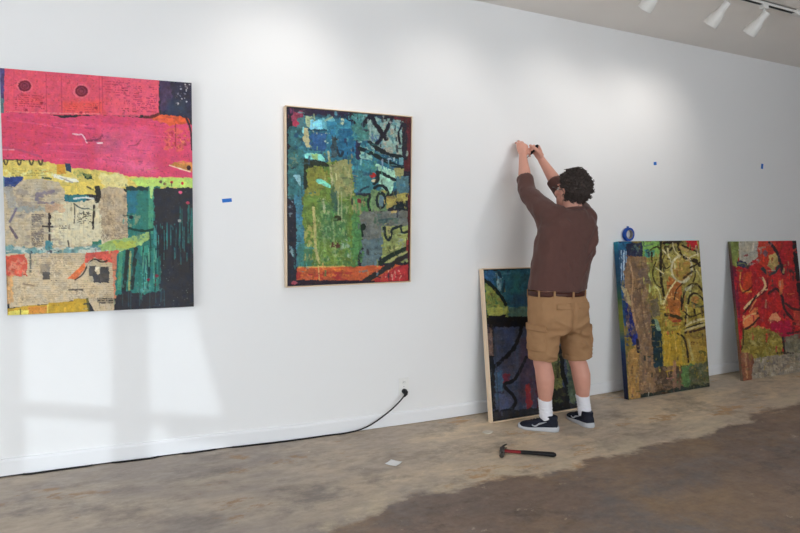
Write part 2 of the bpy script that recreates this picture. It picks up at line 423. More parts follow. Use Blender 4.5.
        m = np.clip((s.n(1.6, o=4) - .66) / .06, 0, 1)[..., None] * .45; c = c * (1 - m) + m * (c * .55 + 8)
        m = np.clip((s.n(1.9, o=4) - .68) / .06, 0, 1)[..., None] * .4; c = c * (1 - m) + m * (c * .7 + 62)
        s.full[...] = c
    def dabs(s, n, l=(2, 7), w=(1, 3), vert=.7, reach=7, a=.75, box=None):
        """broken touches that carry neighbouring colour about"""
        x0, x1, y0, y1 = box or (s.X.min(), s.X.max(), s.Y.min(), s.Y.max()); ky = (s.nv - 1) / (s.Y.max() - s.Y.min()); kx = (s.nu - 1) / (s.X.max() - s.X.min())
        for _ in range(n):
            x, y = s.rs.uniform(x0, x1), s.rs.uniform(y0, y1); i = int(np.clip((y + s.rs.uniform(-reach, reach) - s.Y.min()) * ky, 0, s.nv - 1)); j = int(np.clip((x + s.rs.uniform(-reach, reach) - s.X.min()) * kx, 0, s.nu - 1))
            col = s.full[i, j] * s.rs.uniform(.72, 1.28) + s.rs.uniform(-8, 8, 3); L = s.rs.uniform(*l)
            dx, dy = (s.rs.uniform(-.15, .15) * L, L) if s.rs.rand() < vert else (L, s.rs.uniform(-.25, .25) * L)
            s.line([(x, y), (x + dx, y + dy)], s.rs.uniform(*w), np.clip(col, 8, 250), a, .15, .7, False, .42)
    def colors(s):
        return np.clip(lin(np.clip(s.full, 0, 255)) * s.gain, .004, .88)

def canvas(name, corners, art, depth, side_cols, parent=None, loc=None):
    """stretched canvas: front face grid, wrapped painted sides, back"""
    TL, TR, BR, BL = [np.array(p, float) for p in corners]
    nu, nv = art.nu, art.nv
    n = nz(np.cross(TR - TL, TL - BL))           # out of the front
    if n[1] > 0: n = -n
    u, v = np.meshgrid(np.linspace(0, 1, nu), np.linspace(0, 1, nv))
    P = (TL * ((1-u)*(1-v))[..., None] + TR * (u*(1-v))[..., None] + BR * (u*v)[..., None] + BL * ((1-u)*v)[..., None])
    col = art.colors()
    verts = P.reshape(-1, 3); cols = col.reshape(-1, 3)
    idx = np.arange(nu * nv).reshape(nv, nu)
    q = np.stack([idx[:-1, :-1], idx[1:, :-1], idx[1:, 1:], idx[:-1, 1:]], -1).reshape(-1, 4)
    faces = [q]; k = nu * nv; vv = [verts]; cc = [cols]
    def strip(line, lc, flip):
        nonlocal k
        m = len(line); vv.append(line); vv.append(line - n * depth); cc.append(lc); cc.append(lc)
        a = np.arange(m - 1) + k; f = np.stack([a, a + 1, a + 1 + m, a + m], -1)
        faces.append(f[:, ::-1] if flip else f); k += 2 * m
    sc = lin(np.array(side_cols, float))
    def ramp_(m): 
        t = np.linspace(0, len(sc) - 1, m); return np.stack([np.interp(t, range(len(sc)), sc[:, i]) for i in range(3)], -1) * min(art.gain, 1.6) * (1 + .3 * (art.rs.rand(m, 1) - .5))
    strip(P[:, 0], ramp_(nv), True); strip(P[:, -1], ramp_(nv), False)
    strip(P[0], np.repeat(ramp_(2)[:1], nu, 0), False); strip(P[-1], np.repeat(ramp_(2)[-1:], nu, 0), True)
    vv.append(np.array([TL, TR, BR, BL]) - n * depth); cc.append(np.full((4, 3), .55)); faces.append(np.array([[k, k + 1, k + 2, k + 3]]))
    allv = np.concatenate(vv); allf = np.concatenate(faces); allc = np.concatenate(cc)
    me = bpy.data.meshes.new(name); me.from_pydata(allv.tolist(), [], allf.tolist()); me.update()
    ca = me.color_attributes.new('paint', 'FLOAT_COLOR', 'POINT')
    ca.data.foreach_set('color', np.concatenate([allc, np.ones((len(allc), 1))], 1).astype(np.float32).ravel())
    return link(name, me, M['paint'], parent, False, loc)

def floater_frame(corners, depth, lip, mat_, parent, gap=.006):
    """four mitred rails standing round a canvas, plus the dark gap behind"""
    TL, TR, BR, BL = [np.array(p, float) for p in corners]
    n = nz(np.cross(TR - TL, TL - BL)); n = n if n[1] < 0 else -n
    U = nz(TR - TL); W = nz(BL - TL); cs = [(TL, -U - W), (TR, U - W), (BR, U + W), (BL, -U + W)]
    mb = MB()
    for i in range(4):
        (p, d), (p2, d2) = cs[i], cs[(i + 1) % 4]
        vs = [p + d * gap, p + d * (gap + lip), p2 + d2 * (gap + lip), p2 + d2 * gap]
        f = [x + n * .004 for x in vs]; k = [x - n * depth for x in vs]
        mb.add(f + k, [(0, 1, 2, 3), (7, 6, 5, 4), (0, 4, 5, 1), (1, 5, 6, 2), (2, 6, 7, 3), (3, 7, 4, 0)])
    fr = mb.build('frame', mat_, parent, bevel=.0012)
    mb = MB(); vs = [p + d * (gap + .001) for p, d in cs]
    a = [x - n * (depth - .003) for x in vs]; c = [x - n * (depth - .008) for x in vs]
    mb.add(a + c, [(3, 2, 1, 0), (4, 5, 6, 7), (0, 1, 5, 4), (1, 2, 6, 5), (2, 3, 7, 6), (3, 0, 4, 7)])
    mb.build('backing', M['black'], parent)
    return fr
# ---- the pink, cream and black canvas on the left
a = Art([(0, 68), (191.3, 82.8), (193.8, 306.6), (7.5, 315.5)], 330, 440, 1.0, 1)
a.rect(-5, 60, 200, 320, (43, 44, 52), var=.15)
a.poly([(-2, 60), (6, 60), (7, 114), (-2, 115)], (86, 74, 122), var=.3)
a.poly([(-2, 98), (6, 100), (7, 116), (-2, 116)], (92, 128, 134), var=.3)
# pink printed papers
a.poly([(5, 60), (158, 60), (158, 115), (4, 115)], (229, 86, 108), r=.4, var=.05)
a.poly([(110, 60), (158, 60), (158, 116), (108, 116)], (238, 96, 120), r=2, a=.8, var=.06)
a.poly([(58, 98), (104, 98), (106, 116), (58, 116)], (240, 88, 78), r=4, a=.75, var=.08)
a.poly([(18, 92), (44, 94), (44, 108), (16, 108)], (236, 84, 90), r=4, a=.6)
for x in (45.5, 60.5, 98, 101): a.line([(x, 74), (x + .6, 113)], .8, (186, 58, 88), .7, smooth=False)
a.line([(14, 72), (14, 110)], .7, (205, 70, 100), .6); a.line([(5, 112), (60, 113.5), (100, 114)], 1, (246, 150, 150), .7, brk=.4)
for cx, cy in ((24.5, 86), (80.5, 91)):
    a.ell(cx, cy, 8.2, 7.2, (240, 120, 135), .5); a.ell(cx, cy, 6.4, 5.5, (112, 30, 52), .95, r=.1)
    a.ell(cx, cy, 4.4, 3.8, (150, 62, 82), .8, ring=.3, r=.1); a.ell(cx, cy, 2, 1.8, (160, 70, 90), .6)
a.text(15, 94, 44, 110, (176, 42, 66), 2.1, .6, .04); a.text(66, 103, 97, 112, (190, 50, 66), 2.2, .5, .05)
a.text(104, 80, 129, 104, (186, 50, 84), 2.6, .5, .06); a.text(132, 86, 156, 113, (172, 46, 82), 1.9, .65, .06)
a.text(121, 86, 127, 91, (110, 30, 60), 2, .6); a.text(120, 108, 136, 112, (150, 50, 60), 2, .8, .05)
for x, y in ((41, 103), (80, 112.5), (95, 108), (26, 110)): a.ell(x, y, 1.6, 1.3, (150, 36, 60), .8)
# navy block, top right
a.poly([(158, 60), (200, 60), (200, 119), (160, 117)], (55, 53, 72), r=.5, var=.2)
a.poly([(159, 78), (170, 78), (172, 108), (160, 112)], (88, 64, 100), r=2, a=.7, var=.25)
a.poly([(164, 97), (188, 97), (188, 116), (164, 116)], (56, 66, 84), r=3, a=.8)
a.mott(174, 84, 190, 106, (150, 145, 160), .62, 2.4); a.dots(10, 176, 84, 190, 110, (196, 192, 200), .4, 1.0)
# broad magenta pass
a.poly([(-4, 114), (10, 112), (45, 113.5), (62, 118), (100, 115), (145, 118), (185, 121), (189, 125), (200, 125), (200, 178), (155, 178.5), (130, 178), (95, 171), (66, 168), (42, 162), (20, 159.5), (-4, 160)], (223, 76, 112), r=.7, var=.06, sx=.3, sc=6)
a.poly([(-4, 114), (46, 114), (60, 130), (40, 158), (-4, 158)], (214, 70, 96), r=5, a=.6, var=.06, sx=.3)
a.poly([(95, 124), (150, 122), (160, 150), (150, 177), (118, 176), (90, 168)], (236, 98, 138), r=6, a=.7, var=.08, sx=.4)
a.poly([(118, 158), (160, 160), (158, 177), (124, 177)], (242, 112, 150), r=5, a=.6)
a.poly([(85, 138), (120, 128), (124, 150), (92, 158)], (190, 92, 118), r=5, a=.6, var=.15)
for k in range(16):
    x, y = a.rs.uniform(0, 150), a.rs.uniform(120, 170); a.line([(x, y), (x + a.rs.uniform(20, 45), y + a.rs.uniform(0, 5))], .8, (244, 130, 160) if k % 2 else (196, 62, 92), .35, smooth=False)
a.line([(0, 147), (20, 150), (40, 157)], 2, (160, 80, 110), .45); a.line([(0, 150), (14, 150)], 1, (235, 190, 195), .6)
a.line([(72, 134), (78, 135), (81, 134), (84, 139), (86, 143)], 1.6, (248, 200, 208), .95); a.line([(84, 128), (94, 129)], 1, (150, 50, 84), .6)
a.line([(86, 141), (98, 140), (101, 136)], 2.4, (130, 50, 78), .8, brk=.3); a.line([(96, 143.5), (101, 143)], 1.6, (250, 222, 226), .95)
a.line([(128, 146), (136, 145), (140, 140)], 1.2, (170, 60, 90), .7)
# orange scrubs at the right
a.poly([(146, 117), (160, 115), (187, 117), (190, 124), (170, 125), (158, 122)], (228, 96, 56), r=1.2, var=.18)
a.mott(162, 128, 191, 152, (226, 106, 84), .47, 4); a.mott(164, 130, 188, 150, (176, 52, 62), .6, 2.6); a.mott(166, 132, 190, 150, (240, 150, 90), .66, 2.2)
a.line([(175, 124), (175, 146)], 1, (130, 40, 50), .7, brk=.4)
a.line([(144, 117), (152, 117), (158, 114)], 3, (96, 42, 40), .9, brk=.3); a.line([(186, 118), (191, 130), (192, 150)], 2, (50, 34, 44), .9)
a.poly([(169, 165), (178, 161), (192, 162), (192, 172), (184, 170)], (212, 140, 70), r=.8, var=.2); a.line([(169, 165.5), (180, 169), (190, 172)], 1.2, (246, 226, 190), .9)
a.ell(188.5, 168, 2.2, 2.6, (60, 30, 40))
# yellow seam with cut letters
a.poly([(-2, 160), (40, 161), (70, 168), (104, 171), (128, 177), (200, 178), (200, 188), (100, 190), (60, 196), (-2, 184)], (222, 200, 104), r=.8, var=.12)
a.poly([(128, 178.5), (200, 178), (200, 187.5), (140, 188)], (190, 222, 112), r=1.2, var=.14); a.poly([(98, 174), (122, 173), (128, 186), (100, 190)], (228, 216, 148), r=2, a=.9)
a.mott(4, 168, 56, 178, (226, 226, 160), .55, 3); a.mott(28, 168, 56, 176, (222, 160, 70), .62, 3, .5)
for x in (6, 19, 31, 40): a.line([(x - 2, 160.5), (x - .6, 165), (x + 1, 165), (x + 2, 160.5)], 1.7, (66, 60, 44), .85, r=.3)
a.text(12, 169, 46, 177, (150, 140, 70), 2.4, .6)
a.rect(56, 164.5, 64.5, 174, (216, 152, 54), r=.5); a.poly([(64, 163), (70, 164), (71, 173), (65, 171)], (48, 66, 92), r=.5)
a.poly([(82, 173), (90, 175), (92, 180), (83, 179)], (34, 62, 46), r=1.2); a.mott(72, 170, 92, 180, (150, 160, 90), .55, 2.4)
a.line([(42, 178), (50, 179)], 2, (40, 60, 50), .8, brk=.3)
a.line([(54, 176), (64, 180), (76, 181)], 4, (240, 236, 220), .9, brk=.25); a.line([(60, 178), (72, 183)], 1.2, (150, 150, 150), .8)
for x, y in ((171, 182.5), (182, 183.5), (160, 182), (164, 184)): a.ell(x, y, 1.6, 1.5, (206, 50, 60) if x > 165 else (100, 80, 60))
a.rect(-2, 177, 23, 187, (50, 70, 132), r=.6, var=.25); a.rect(-2, 177, 4.5, 190, (120, 160, 170), r=.6)
a.poly([(63, 184), (90, 181), (104, 186), (96, 195), (64, 195)], (224, 200, 98), r=1.2, var=.12); a.mott(70, 184, 92, 192, (180, 150, 70), .62, 2.5)
# cream newsprint
a.poly([(-2, 187), (15, 187), (22, 180.5), (42, 178.5), (58, 183), (64, 192), (64, 201), (95, 200), (97, 190), (108, 187), (121, 188.5), (126, 195), (128, 240), (120, 254), (-2, 256)], (196, 180, 150), r=.8, var=.1)
a.poly([(97, 190), (108, 187), (121, 188.5), (126, 196), (128, 238), (110, 240), (96, 222)], (190, 170, 140), r=1, var=.14)
a.poly([(64, 203), (98, 200), (102, 244), (52, 246), (50, 216)], (216, 206, 172), r=2, var=.07)
for y in range(182, 250, 3): a.line([(4, y), (64, y + .3)], .5, (150, 136, 118), .45, smooth=False, brk=.42)
for x in range(6, 126, 4): a.line([(x, 188), (x + .8, 248)], .45, (152, 136, 116), .35, smooth=False, brk=.45)
a.mott(12, 188, 62, 246, (150, 138, 128), .56, 4, .6, 1.2, .6); a.mott(34, 190, 54, 206, (122, 112, 128), .48, 4, .6, 1, .8)
a.mott(98, 190, 128, 240, (140, 122, 104), .58, 3, 1.5, .7, .6); a.text(100, 206, 127, 240, (120, 104, 90), 1.6, .5)
a.poly([(4, 186), (12, 187), (16, 205), (8, 210)], (150, 150, 150), r=2, a=.6, var=.2)
a.rect(14, 206, 46, 212, (140, 152, 152), r=2, a=.6); a.rect(44, 204, 64, 212, (214, 160, 120), r=2, a=.5)
a.text(31, 214, 43, 247, (86, 78, 78), 1.7, .8, 0, .35, 4); a.mott(31, 214, 43, 247, (130, 120, 112), .5, 2, 1, 1, .6)
a.line([(16, 209), (12, 218), (10, 222)], 2.4, (104, 94, 118), .8, brk=.25); a.line([(10, 227), (13, 232), (17, 238)], 2.6, (90, 78, 96), .85, brk=.25)
a.line([(48.5, 214), (48.6, 228), (49, 246)], 2, (52, 42, 42), .9, brk=.2); a.ell(48.6, 217, 2, 2.4, (44, 34, 34)); a.ell(48.8, 224, 1.8, 1.6, (44, 34, 34)); a.line([(42, 226.5), (52, 227)], 1.6, (48, 38, 38), .9)
a.text(54, 225, 66, 229, (70, 60, 56), 2, .8); a.line([(67, 241), (68, 247)], 1.4, (50, 44, 44), .8)
a.poly([(64, 194.5), (88, 196), (84, 202), (64, 202)], (50, 118, 126), r=1, var=.2); a.line([(73, 199), (84, 197.5), (92, 199)], 1.8, (230, 232, 222), .9)
a.line([(73, 202), (74, 214), (73, 224)], .9, (44, 44, 44), .8, brk=.3); a.line([(73, 204), (80, 209), (88, 209)], 1.2, (60, 70, 70), .8); a.line([(78, 220), (84, 217), (88, 212)], 1, (50, 44, 40), .8, brk=.3)
a.text(76, 212, 90, 224, (60, 52, 48), 2, .7, -.2)
a.line([(93, 206), (92.5, 218), (92, 229)], 2, (34, 28, 28), .9, brk=.15); a.line([(96, 188), (98, 194), (96, 201)], 5, (30, 28, 28), .9, brk=.25); a.line([(86, 187), (92, 190)], 1.6, (50, 44, 40), .8); a.ell(92, 223, 1.5, 2.2, (30, 26, 26))
a.mott(4, 240, 18, 250, (90, 140, 140), .5, 3); a.rect(45, 241, 52, 250, (80, 140, 148), r=1.2); a.rect(91, 241, 101, 247, (50, 120, 100), r=1)
a.poly([(2, 246), (60, 249), (126, 240), (126, 254), (2, 256)], (96, 146, 150), r=1.5, a=.8, var=.3); a.mott(4, 246, 126, 255, (222, 220, 206), .5, 4, .5); a.mott(30, 248, 60, 254, (40, 42, 60), .58, 2.4)
a.poly([(6, 254), (114, 253), (116, 290), (113, 312), (95, 314), (87, 300), (72, 301), (47, 304), (9, 308)], (198, 178, 146), r=.7, var=.09)
for y in range(255, 304, 2): a.line([(9, y), (113, y - .4)], .5, (150, 132, 108), .45, smooth=False, brk=.42)
a.text(28, 256, 70, 276, (126, 112, 96), 1.7, .55); a.text(10, 281, 66, 303, (150, 132, 108), 1.7, .5); a.text(68, 284, 112, 300, (128, 112, 92), 1.6, .5)
a.poly([(5, 256), (24, 254), (27, 262), (26, 276), (6, 277)], (204, 86, 66), r=1, var=.2); a.mott(8, 258, 26, 276, (216, 140, 110), .56, 3); a.rect(6, 276, 13, 304, (206, 156, 100), r=1.5, a=.8, var=.2)
a.line([(30, 254), (30, 272)], 2, (70, 74, 74), .7, brk=.35); a.rect(40, 264, 49, 274, (146, 132, 112), r=.5); a.rect(42, 272, 49, 280, (84, 78, 72), r=.8)
a.text(48, 280, 58, 282, (70, 60, 54), 2, .9); a.line([(23, 284), (34, 286)], 1.6, (120, 104, 90), .7, brk=.4)
a.poly([(85, 253), (118, 250), (118, 266), (104, 262), (93, 258), (84, 265)], (214, 92, 78), r=1, var=.15)
a.poly([(66, 279), (72, 274), (84, 262), (85, 268), (76, 279)], (216, 112, 66), r=.8, var=.18); a.line([(74, 280), (82, 275), (86, 266), (93, 258), (100, 263), (106, 261)], 1.5, (40, 30, 30), .9)
a.poly([(86, 264), (93, 260), (100, 264), (100, 284), (88, 282)], (182, 168, 140), r=.6); a.rect(88, 266, 95, 276, (78, 74, 72), r=.6); a.rect(92, 274, 100, 283, (66, 62, 62), r=.6); a.rect(99, 267, 108, 283, (74, 70, 68), r=.7, var=.3); a.rect(94, 267, 98, 272, (220, 208, 180), r=.5)
a.line([(68, 290), (82, 290)], 1.8, (72, 64, 58), .9, brk=.3)
a.poly([(110, 252), (117, 254), (117, 300), (113, 300)], (206, 120, 88), r=.8, a=.8)
a.rect(96, 298, 114, 303, (90, 80, 66), r=.3, a=.4); a.text(96, 298, 112, 304, (60, 54, 48), 2.4, .8)
a.poly([(7, 309), (28, 306), (47, 305), (48, 303), (72, 301.5), (73, 299), (87, 299), (88, 318), (7, 320)], (190, 152, 48), r=.6, var=.12)
a.poly([(28, 307), (47, 306), (46, 313), (28, 314)], (208, 138, 58), r=.8); a.poly([(8, 312), (28, 310), (28, 318), (8, 318)], (222, 206, 96), r=.8, var=.15); a.line([(20, 309), (20, 316)], 1.3, (90, 84, 40), .9); a.line([(47, 305), (47, 313)], 1.3, (226, 206, 96), .9); a.line([(86, 299), (88, 311)], 2.4, (84, 82, 44), .8)
# green-teal room and black drips
a.poly([(126, 188), (160, 186), (160, 250), (160, 296), (114, 296), (116, 254), (127, 246)], (44, 118, 108), r=.8, var=.2, sx=1.5, sy=.5)
a.poly([(126, 192), (138, 190), (137, 215), (127, 212)], (44, 112, 132), r=1.5, a=.9, var=.15); a.rect(125, 187, 148, 191, (36, 60, 62), r=.8)
a.poly([(136, 194), (148, 192), (148, 226), (134, 226)], (52, 122, 106), r=2, a=.8); a.rect(147.5, 188, 152.5, 234, (74, 152, 122), r=.6); a.poly([(148.5, 186), (153, 186), (151, 199), (149.5, 198)], (176, 216, 132), r=.4)
a.mott(127, 214, 140, 228, (160, 168, 130), .55, 2.5); a.ell(130, 217.5, 2.2, 1.7, (28, 40, 46))
a.poly([(113, 240), (132, 237), (148, 232), (150, 238), (138, 246), (122, 251), (100, 251), (97, 246)], (154, 186, 112), r=1, var=.16); a.poly([(112, 242), (134, 240), (134, 248), (114, 250)], (178, 186, 76), r=2, a=.8); a.mott(128, 233, 146, 241, (80, 130, 120), .5, 2.5)
a.line([(128, 228.5), (138, 231), (148, 231), (157, 228)], 2.4, (22, 58, 50), .95); a.line([(149, 232), (150, 250)], 1.6, (30, 70, 60), .85); a.rect(153, 226, 159, 246, (84, 160, 158), r=1, a=.7)
a.poly([(118, 252), (122, 252), (120, 290), (116, 290)], (84, 160, 120), r=.8, a=.8); a.line([(126.5, 252), (125, 270), (123, 290)], 4.2, (34, 44, 44), .95); a.line([(135, 249), (132.5, 270), (131, 288)], 3.6, (36, 46, 46), .95); a.line([(129.5, 252), (128, 290)], 2, (176, 172, 104), .8, brk=.3)
a.line([(137, 256), (144, 266), (150, 276)], 6, (40, 98, 106), .85); a.rect(140, 246, 148, 256, (66, 158, 132), r=1, a=.7); a.mott(136, 272, 158, 294, (92, 176, 168), .56, 2.6)
a.drip(12, 137, 160, 246, 256, 20, 44, (24, 46, 46), .9); a.drip(8, 140, 160, 248, 262, 8, 26, (110, 190, 160), .8)
a.poly([(153, 188.5), (200, 188), (200, 312), (113, 316), (114, 298), (122, 291), (140, 294), (158, 292), (164, 268), (160, 240), (153, 226)], (46, 46, 53), r=1.6, var=.12, sy=.5)
a.poly([(160, 250), (172, 250), (164, 294), (156, 290)], (46, 50, 54), r=4, a=.9)
a.drip(34, 155, 192, 222, 236, 6, 30, (54, 132, 128), .8, .8); a.drip(16, 176, 193, 205, 225, 12, 34, (46, 116, 108), .8, .8); a.drip(14, 120, 165, 286, 294, 8, 20, (54, 90, 96), .8, .6); a.drip(20, 156, 190, 222, 232, 14, 40, (34, 34, 42), 1.2)
a.mott(120, 284, 162, 294, (84, 130, 120), .6, 2.4); a.dots(14, 158, 255, 190, 306, (120, 130, 124), .3, .6, .6)
for x, y, c in ((180, 192.5, (226, 96, 130)), (187.5, 203, (190, 70, 96)), (147.5, 280, (116, 26, 48)), (156, 276, (120, 44, 60)), (179, 221, (170, 170, 160))): a.ell(x, y, 1.8, 1.5, c)
PINK = a
a.dabs(150, (2, 6), (.6, 2), .5, 6, .6, (0, 194, 182, 315)); a.dabs(60, (6, 20), (.6, 1.6), 0, 4, .35, (0, 190, 114, 178)); a.finish(.32, .055, .97)
P1 = canvas('painting', [(-.486, -.045, 2.074), (.396, -.045, 2.102), (.389, -.045, .870), (-.486, -.045, .870)], a, .040, [(60, 56, 66), (70, 60, 70), (60, 56, 60), (40, 40, 46)], None, (-.05, -.02, .87))
tag(P1, 'large unframed collage painting with bright pink top half, hung on the wall', 'painting')

# ---- the blue and green framed canvas
a = Art([(287, 107), (411, 116.5), (408.9, 280.7), (287.9, 286)], 260, 340, 1.12, 2)
a.rect(280, 100, 420, 290, (36, 32, 42), var=.2)
a.poly([(386, 112), (414, 114), (414, 170), (404, 172), (402, 128)], (84, 34, 40), r=1, var=.25)
a.poly([(293, 112), (404, 120), (404, 192), (293, 200)], (44, 104, 122), r=2.5, var=.25); a.rect(289, 126, 304, 200, (50, 100, 106), r=2, var=.3)
a.mott(294, 112, 404, 200, (36, 72, 104), .55, 5); a.mott(294, 112, 372, 195, (70, 140, 150), .6, 4)
a.rect(288, 108, 350, 115, (48, 36, 58), r=2, var=.3); a.poly([(292, 112), (303, 112), (303, 120), (300, 127), (293, 127)], (142, 58, 84), r=1.5, var=.3); a.ell(296, 123.5, 3.6, 3.4, (168, 52, 84))
a.poly([(305, 116), (312, 116), (311, 128), (306, 126)], (156, 174, 134), r=1.2); a.rect(298, 117, 305, 128, (70, 112, 120), r=1.5)
a.poly([(311, 120), (322, 120), (323, 129), (309, 129)], (122, 202, 228), r=.8, var=.12); a.poly([(321, 118), (334, 118), (333, 131), (322, 129)], (92, 164, 180), r=1, var=.2)
a.rect(327, 121, 337, 152, (44, 116, 146), r=1.2, var=.25); a.rect(336, 119, 351, 136, (52, 124, 146), r=1.4, var=.3); a.line([(325, 120), (332, 117)], 2, (150, 170, 140), .8); a.ell(342, 121, 1.8, 3.4, (176, 190, 156))
a.poly([(304, 128), (308, 128), (309, 142), (311, 148), (306, 147), (303, 138)], (176, 170, 126), r=.8, var=.15); a.rect(311, 133, 326, 150, (42, 84, 132), r=1.6, var=.25); a.line([(308, 130), (326, 130)], 1.4, (24, 52, 66), .8)
a.mott(312, 130, 330, 136, (176, 180, 140), .55, 1.8); a.dots(8, 324, 132, 340, 156, (160, 186, 170), .5, 1.1); a.rect(331, 136, 337, 158, (52, 70, 76), r=1.6, var=.4)
a.rect(338, 128, 356, 156, (34, 98, 132), r=1, var=.18); a.rect(355, 138, 360.5, 161, (42, 42, 70), r=.6); a.rect(352, 113, 371, 140, (64, 122, 118), r=2, var=.25); a.mott(352, 112, 372, 124, (120, 170, 174), .56, 2.6)
a.poly([(368, 116), (404, 119), (403, 160), (388, 156), (368, 146)], (128, 158, 150), r=1.5, var=.22); a.mott(366, 118, 402, 156, (70, 124, 134), .52, 3); a.mott(380, 120, 402, 156, (176, 160, 140), .58, 3.4); a.mott(370, 132, 384, 150, (70, 96, 150), .55, 2.6)
a.poly([(360, 145), (372, 150), (372, 160), (360, 158)], (140, 180, 160), r=1.4, a=.8, var=.25)
K = (26, 24, 36)
a.line([(371, 116), (377, 126), (386, 138)], 4.2, K); a.line([(392, 116), (386, 131), (377, 143)], 3.8, K); a.line([(363, 124), (368, 117), (373, 113)], 4.4, K); a.line([(348, 118), (354, 122)], 3, K)
a.line([(369, 141), (378, 149), (390, 155), (406, 157)], 4, (24, 32, 36)); a.line([(359, 148), (372, 153), (384, 160), (402, 168)], 4, (22, 36, 40)); a.line([(403, 122), (397.5, 132), (400, 143)], 2, K); a.rect(402, 122, 407, 158, (40, 36, 46), r=.6); a.mott(384, 156, 398, 162, (180, 196, 206), .5, 2)
a.rect(399, 157, 403, 164, (100, 150, 160), r=.5)
# olive-green body
a.poly([(305, 168), (316, 164), (350, 159), (354, 190), (361, 238), (356, 270), (298, 270), (301, 214), (304, 190)], (96, 124, 50), r=1.6, var=.2)
a.poly([(308, 167), (318, 165), (330, 175), (318, 196), (305, 196)], (128, 128, 52), r=2, a=.9, var=.16); a.poly([(330, 164), (351, 159), (353, 197), (332, 197)], (144, 142, 92), r=2, a=.9, var=.2); a.mott(330, 166, 352, 200, (110, 128, 76), .52, 3, 1.4, .6)
a.rect(316, 200, 350, 243, (66, 112, 66), r=4, a=.85, var=.25); a.mott(312, 204, 352, 268, (120, 150, 84), .57, 3.4, 1.3, .8); a.mott(300, 240, 356, 268, (60, 106, 56), .55, 3.6); a.mott(316, 196, 350, 262, (150, 160, 112), .64, 2.6, 1.6, .6)
a.rect(294, 196, 302, 226, (58, 118, 140), r=1.4, var=.2); a.rect(296, 226, 304, 268, (60, 118, 132), r=1.2, var=.25); a.rect(298, 244, 312, 268, (52, 110, 96), r=2, a=.7)
a.rect(287, 205, 296, 286, (34, 34, 46), r=.8, var=.2); a.mott(287, 196, 294, 219, (120, 140, 150), .55, 2); a.line([(291, 248), (293, 256)], 2, (130, 170, 180), .8); a.rect(288, 150, 303, 196, (54, 108, 110), r=1.2, var=.25); a.poly([(293, 175), (300, 175), (301, 184), (299, 186)], (132, 180, 190), r=.8); a.mott(288, 152, 300, 172, (110, 124, 96), .58, 2.4)
a.poly([(304, 154.5), (316, 153), (322, 155), (325, 162), (318, 160), (305, 158.5)], (126, 214, 200), r=.7, var=.2); a.poly([(311, 154), (317, 154), (318, 160), (312, 159)], (140, 176, 110), r=.6)
a.poly([(304, 159), (316, 160), (329, 164), (329, 167), (314, 166), (306, 170), (308, 188), (303, 190)], (38, 46, 34), r=.8, var=.2); a.poly([(315, 181), (320, 178.5), (330, 185), (330, 189), (318, 184)], (122, 220, 192), r=.6, var=.2)
a.line([(328, 152), (330, 166), (332, 185)], 2.2, (170, 166, 120), .85); a.line([(337, 150), (340, 158), (343, 152)], 2.2, (30, 40, 50), .85); a.line([(333, 190), (335, 210)], 6, (50, 84, 72), .8, brk=.3)
a.line([(323, 200), (324, 212)], 2.2, (156, 164, 122), .85); a.line([(338, 192), (338, 216)], 1.4, (156, 164, 120), .85); a.line([(341, 192), (341.5, 222)], 1.2, (150, 160, 116), .8); a.rect(333.5, 216, 340.5, 221.5, (42, 50, 22), r=.5); a.rect(331, 242.5, 340, 248, (76, 42, 28), r=.9); a.line([(333, 222), (334, 264)], 1.6, (140, 160, 110), .7, brk=.35); a.mott(340, 240, 350, 258, (150, 170, 150), .5, 2.4)
a.mott(303, 225, 316, 262, (172, 158, 86), .48, 3, 1.3, .8); a.line([(313, 208), (315, 230), (315, 250), (319, 263)], 2.6, (176, 166, 104), .9); a.line([(322, 226), (325, 252)], 3, (130, 150, 90), .6, brk=.4)
a.poly([(352, 196), (372, 196), (372, 226), (362, 240), (356, 268), (352, 268)], (74, 126, 66), r=2, var=.22); a.mott(350, 196, 366, 216, (160, 140, 90), .52, 2.4, 1.5, .7); a.rect(357, 198, 361, 203, (120, 40, 44), r=.6)
a.poly([(355, 158), (376, 162), (374, 192), (356, 192)], (54, 120, 130), r=1.6, var=.18); a.mott(360, 158, 378, 176, (70, 130, 104), .55, 3); a.poly([(376, 163), (394, 170), (396, 178), (390, 196), (378, 184)], (142, 190, 168), r=1.4, var=.2); a.poly([(394, 168), (404, 168), (402, 178), (396, 177)], (150, 150, 96), r=1)
a.poly([(369, 174), (374, 172.5), (377, 176), (371, 178.5)], (176, 42, 34), r=.7); a.ell(374, 180.5, 3, 1.6, (196, 190, 150))
G = (24, 34, 34)
a.line([(377, 171.5), (384, 174), (395, 179.5)], 3, G); a.line([(377, 172), (378.5, 180), (374, 184)], 2.8, G); a.line([(374, 188), (380, 184.5), (386, 188), (389, 197), (396, 192)], 2.8, G)
a.poly([(370, 190), (386, 190), (388, 212), (370, 212)], (110, 140, 90), r=1.6, a=.9, var=.2); a.poly([(386, 196), (396, 195), (396, 205), (386, 208)], (156, 140, 66), r=1, var=.2)
a.ell(380.5, 200, 5.4, 9.5, G, ring=.45, r=.12); a.rect(379, 196, 383, 206, (92, 120, 130), r=.8); a.line([(369.5, 195), (367.5, 204), (370, 212)], 2.6, G); a.line([(360, 191), (364, 188), (368, 187)], 2, (34, 60, 74))
a.rect(396, 176, 408.5, 193, (74, 112, 120), r=.6, var=.15); a.rect(396, 193, 409, 201, (150, 140, 70), r=1, var=.3)
a.poly([(360, 212), (408, 210), (408, 230), (384, 232), (384, 246), (362, 244)], (100, 104, 98), r=1.5, var=.18); a.mott(376, 214, 402, 226, (60, 90, 84), .52, 3, .5, 1.4)
a.line([(394, 207), (408, 202)], 3.8, G); a.line([(394, 207), (409, 209)], 3, G); a.line([(378, 220), (392, 219)], 2, (50, 76, 70), .7)
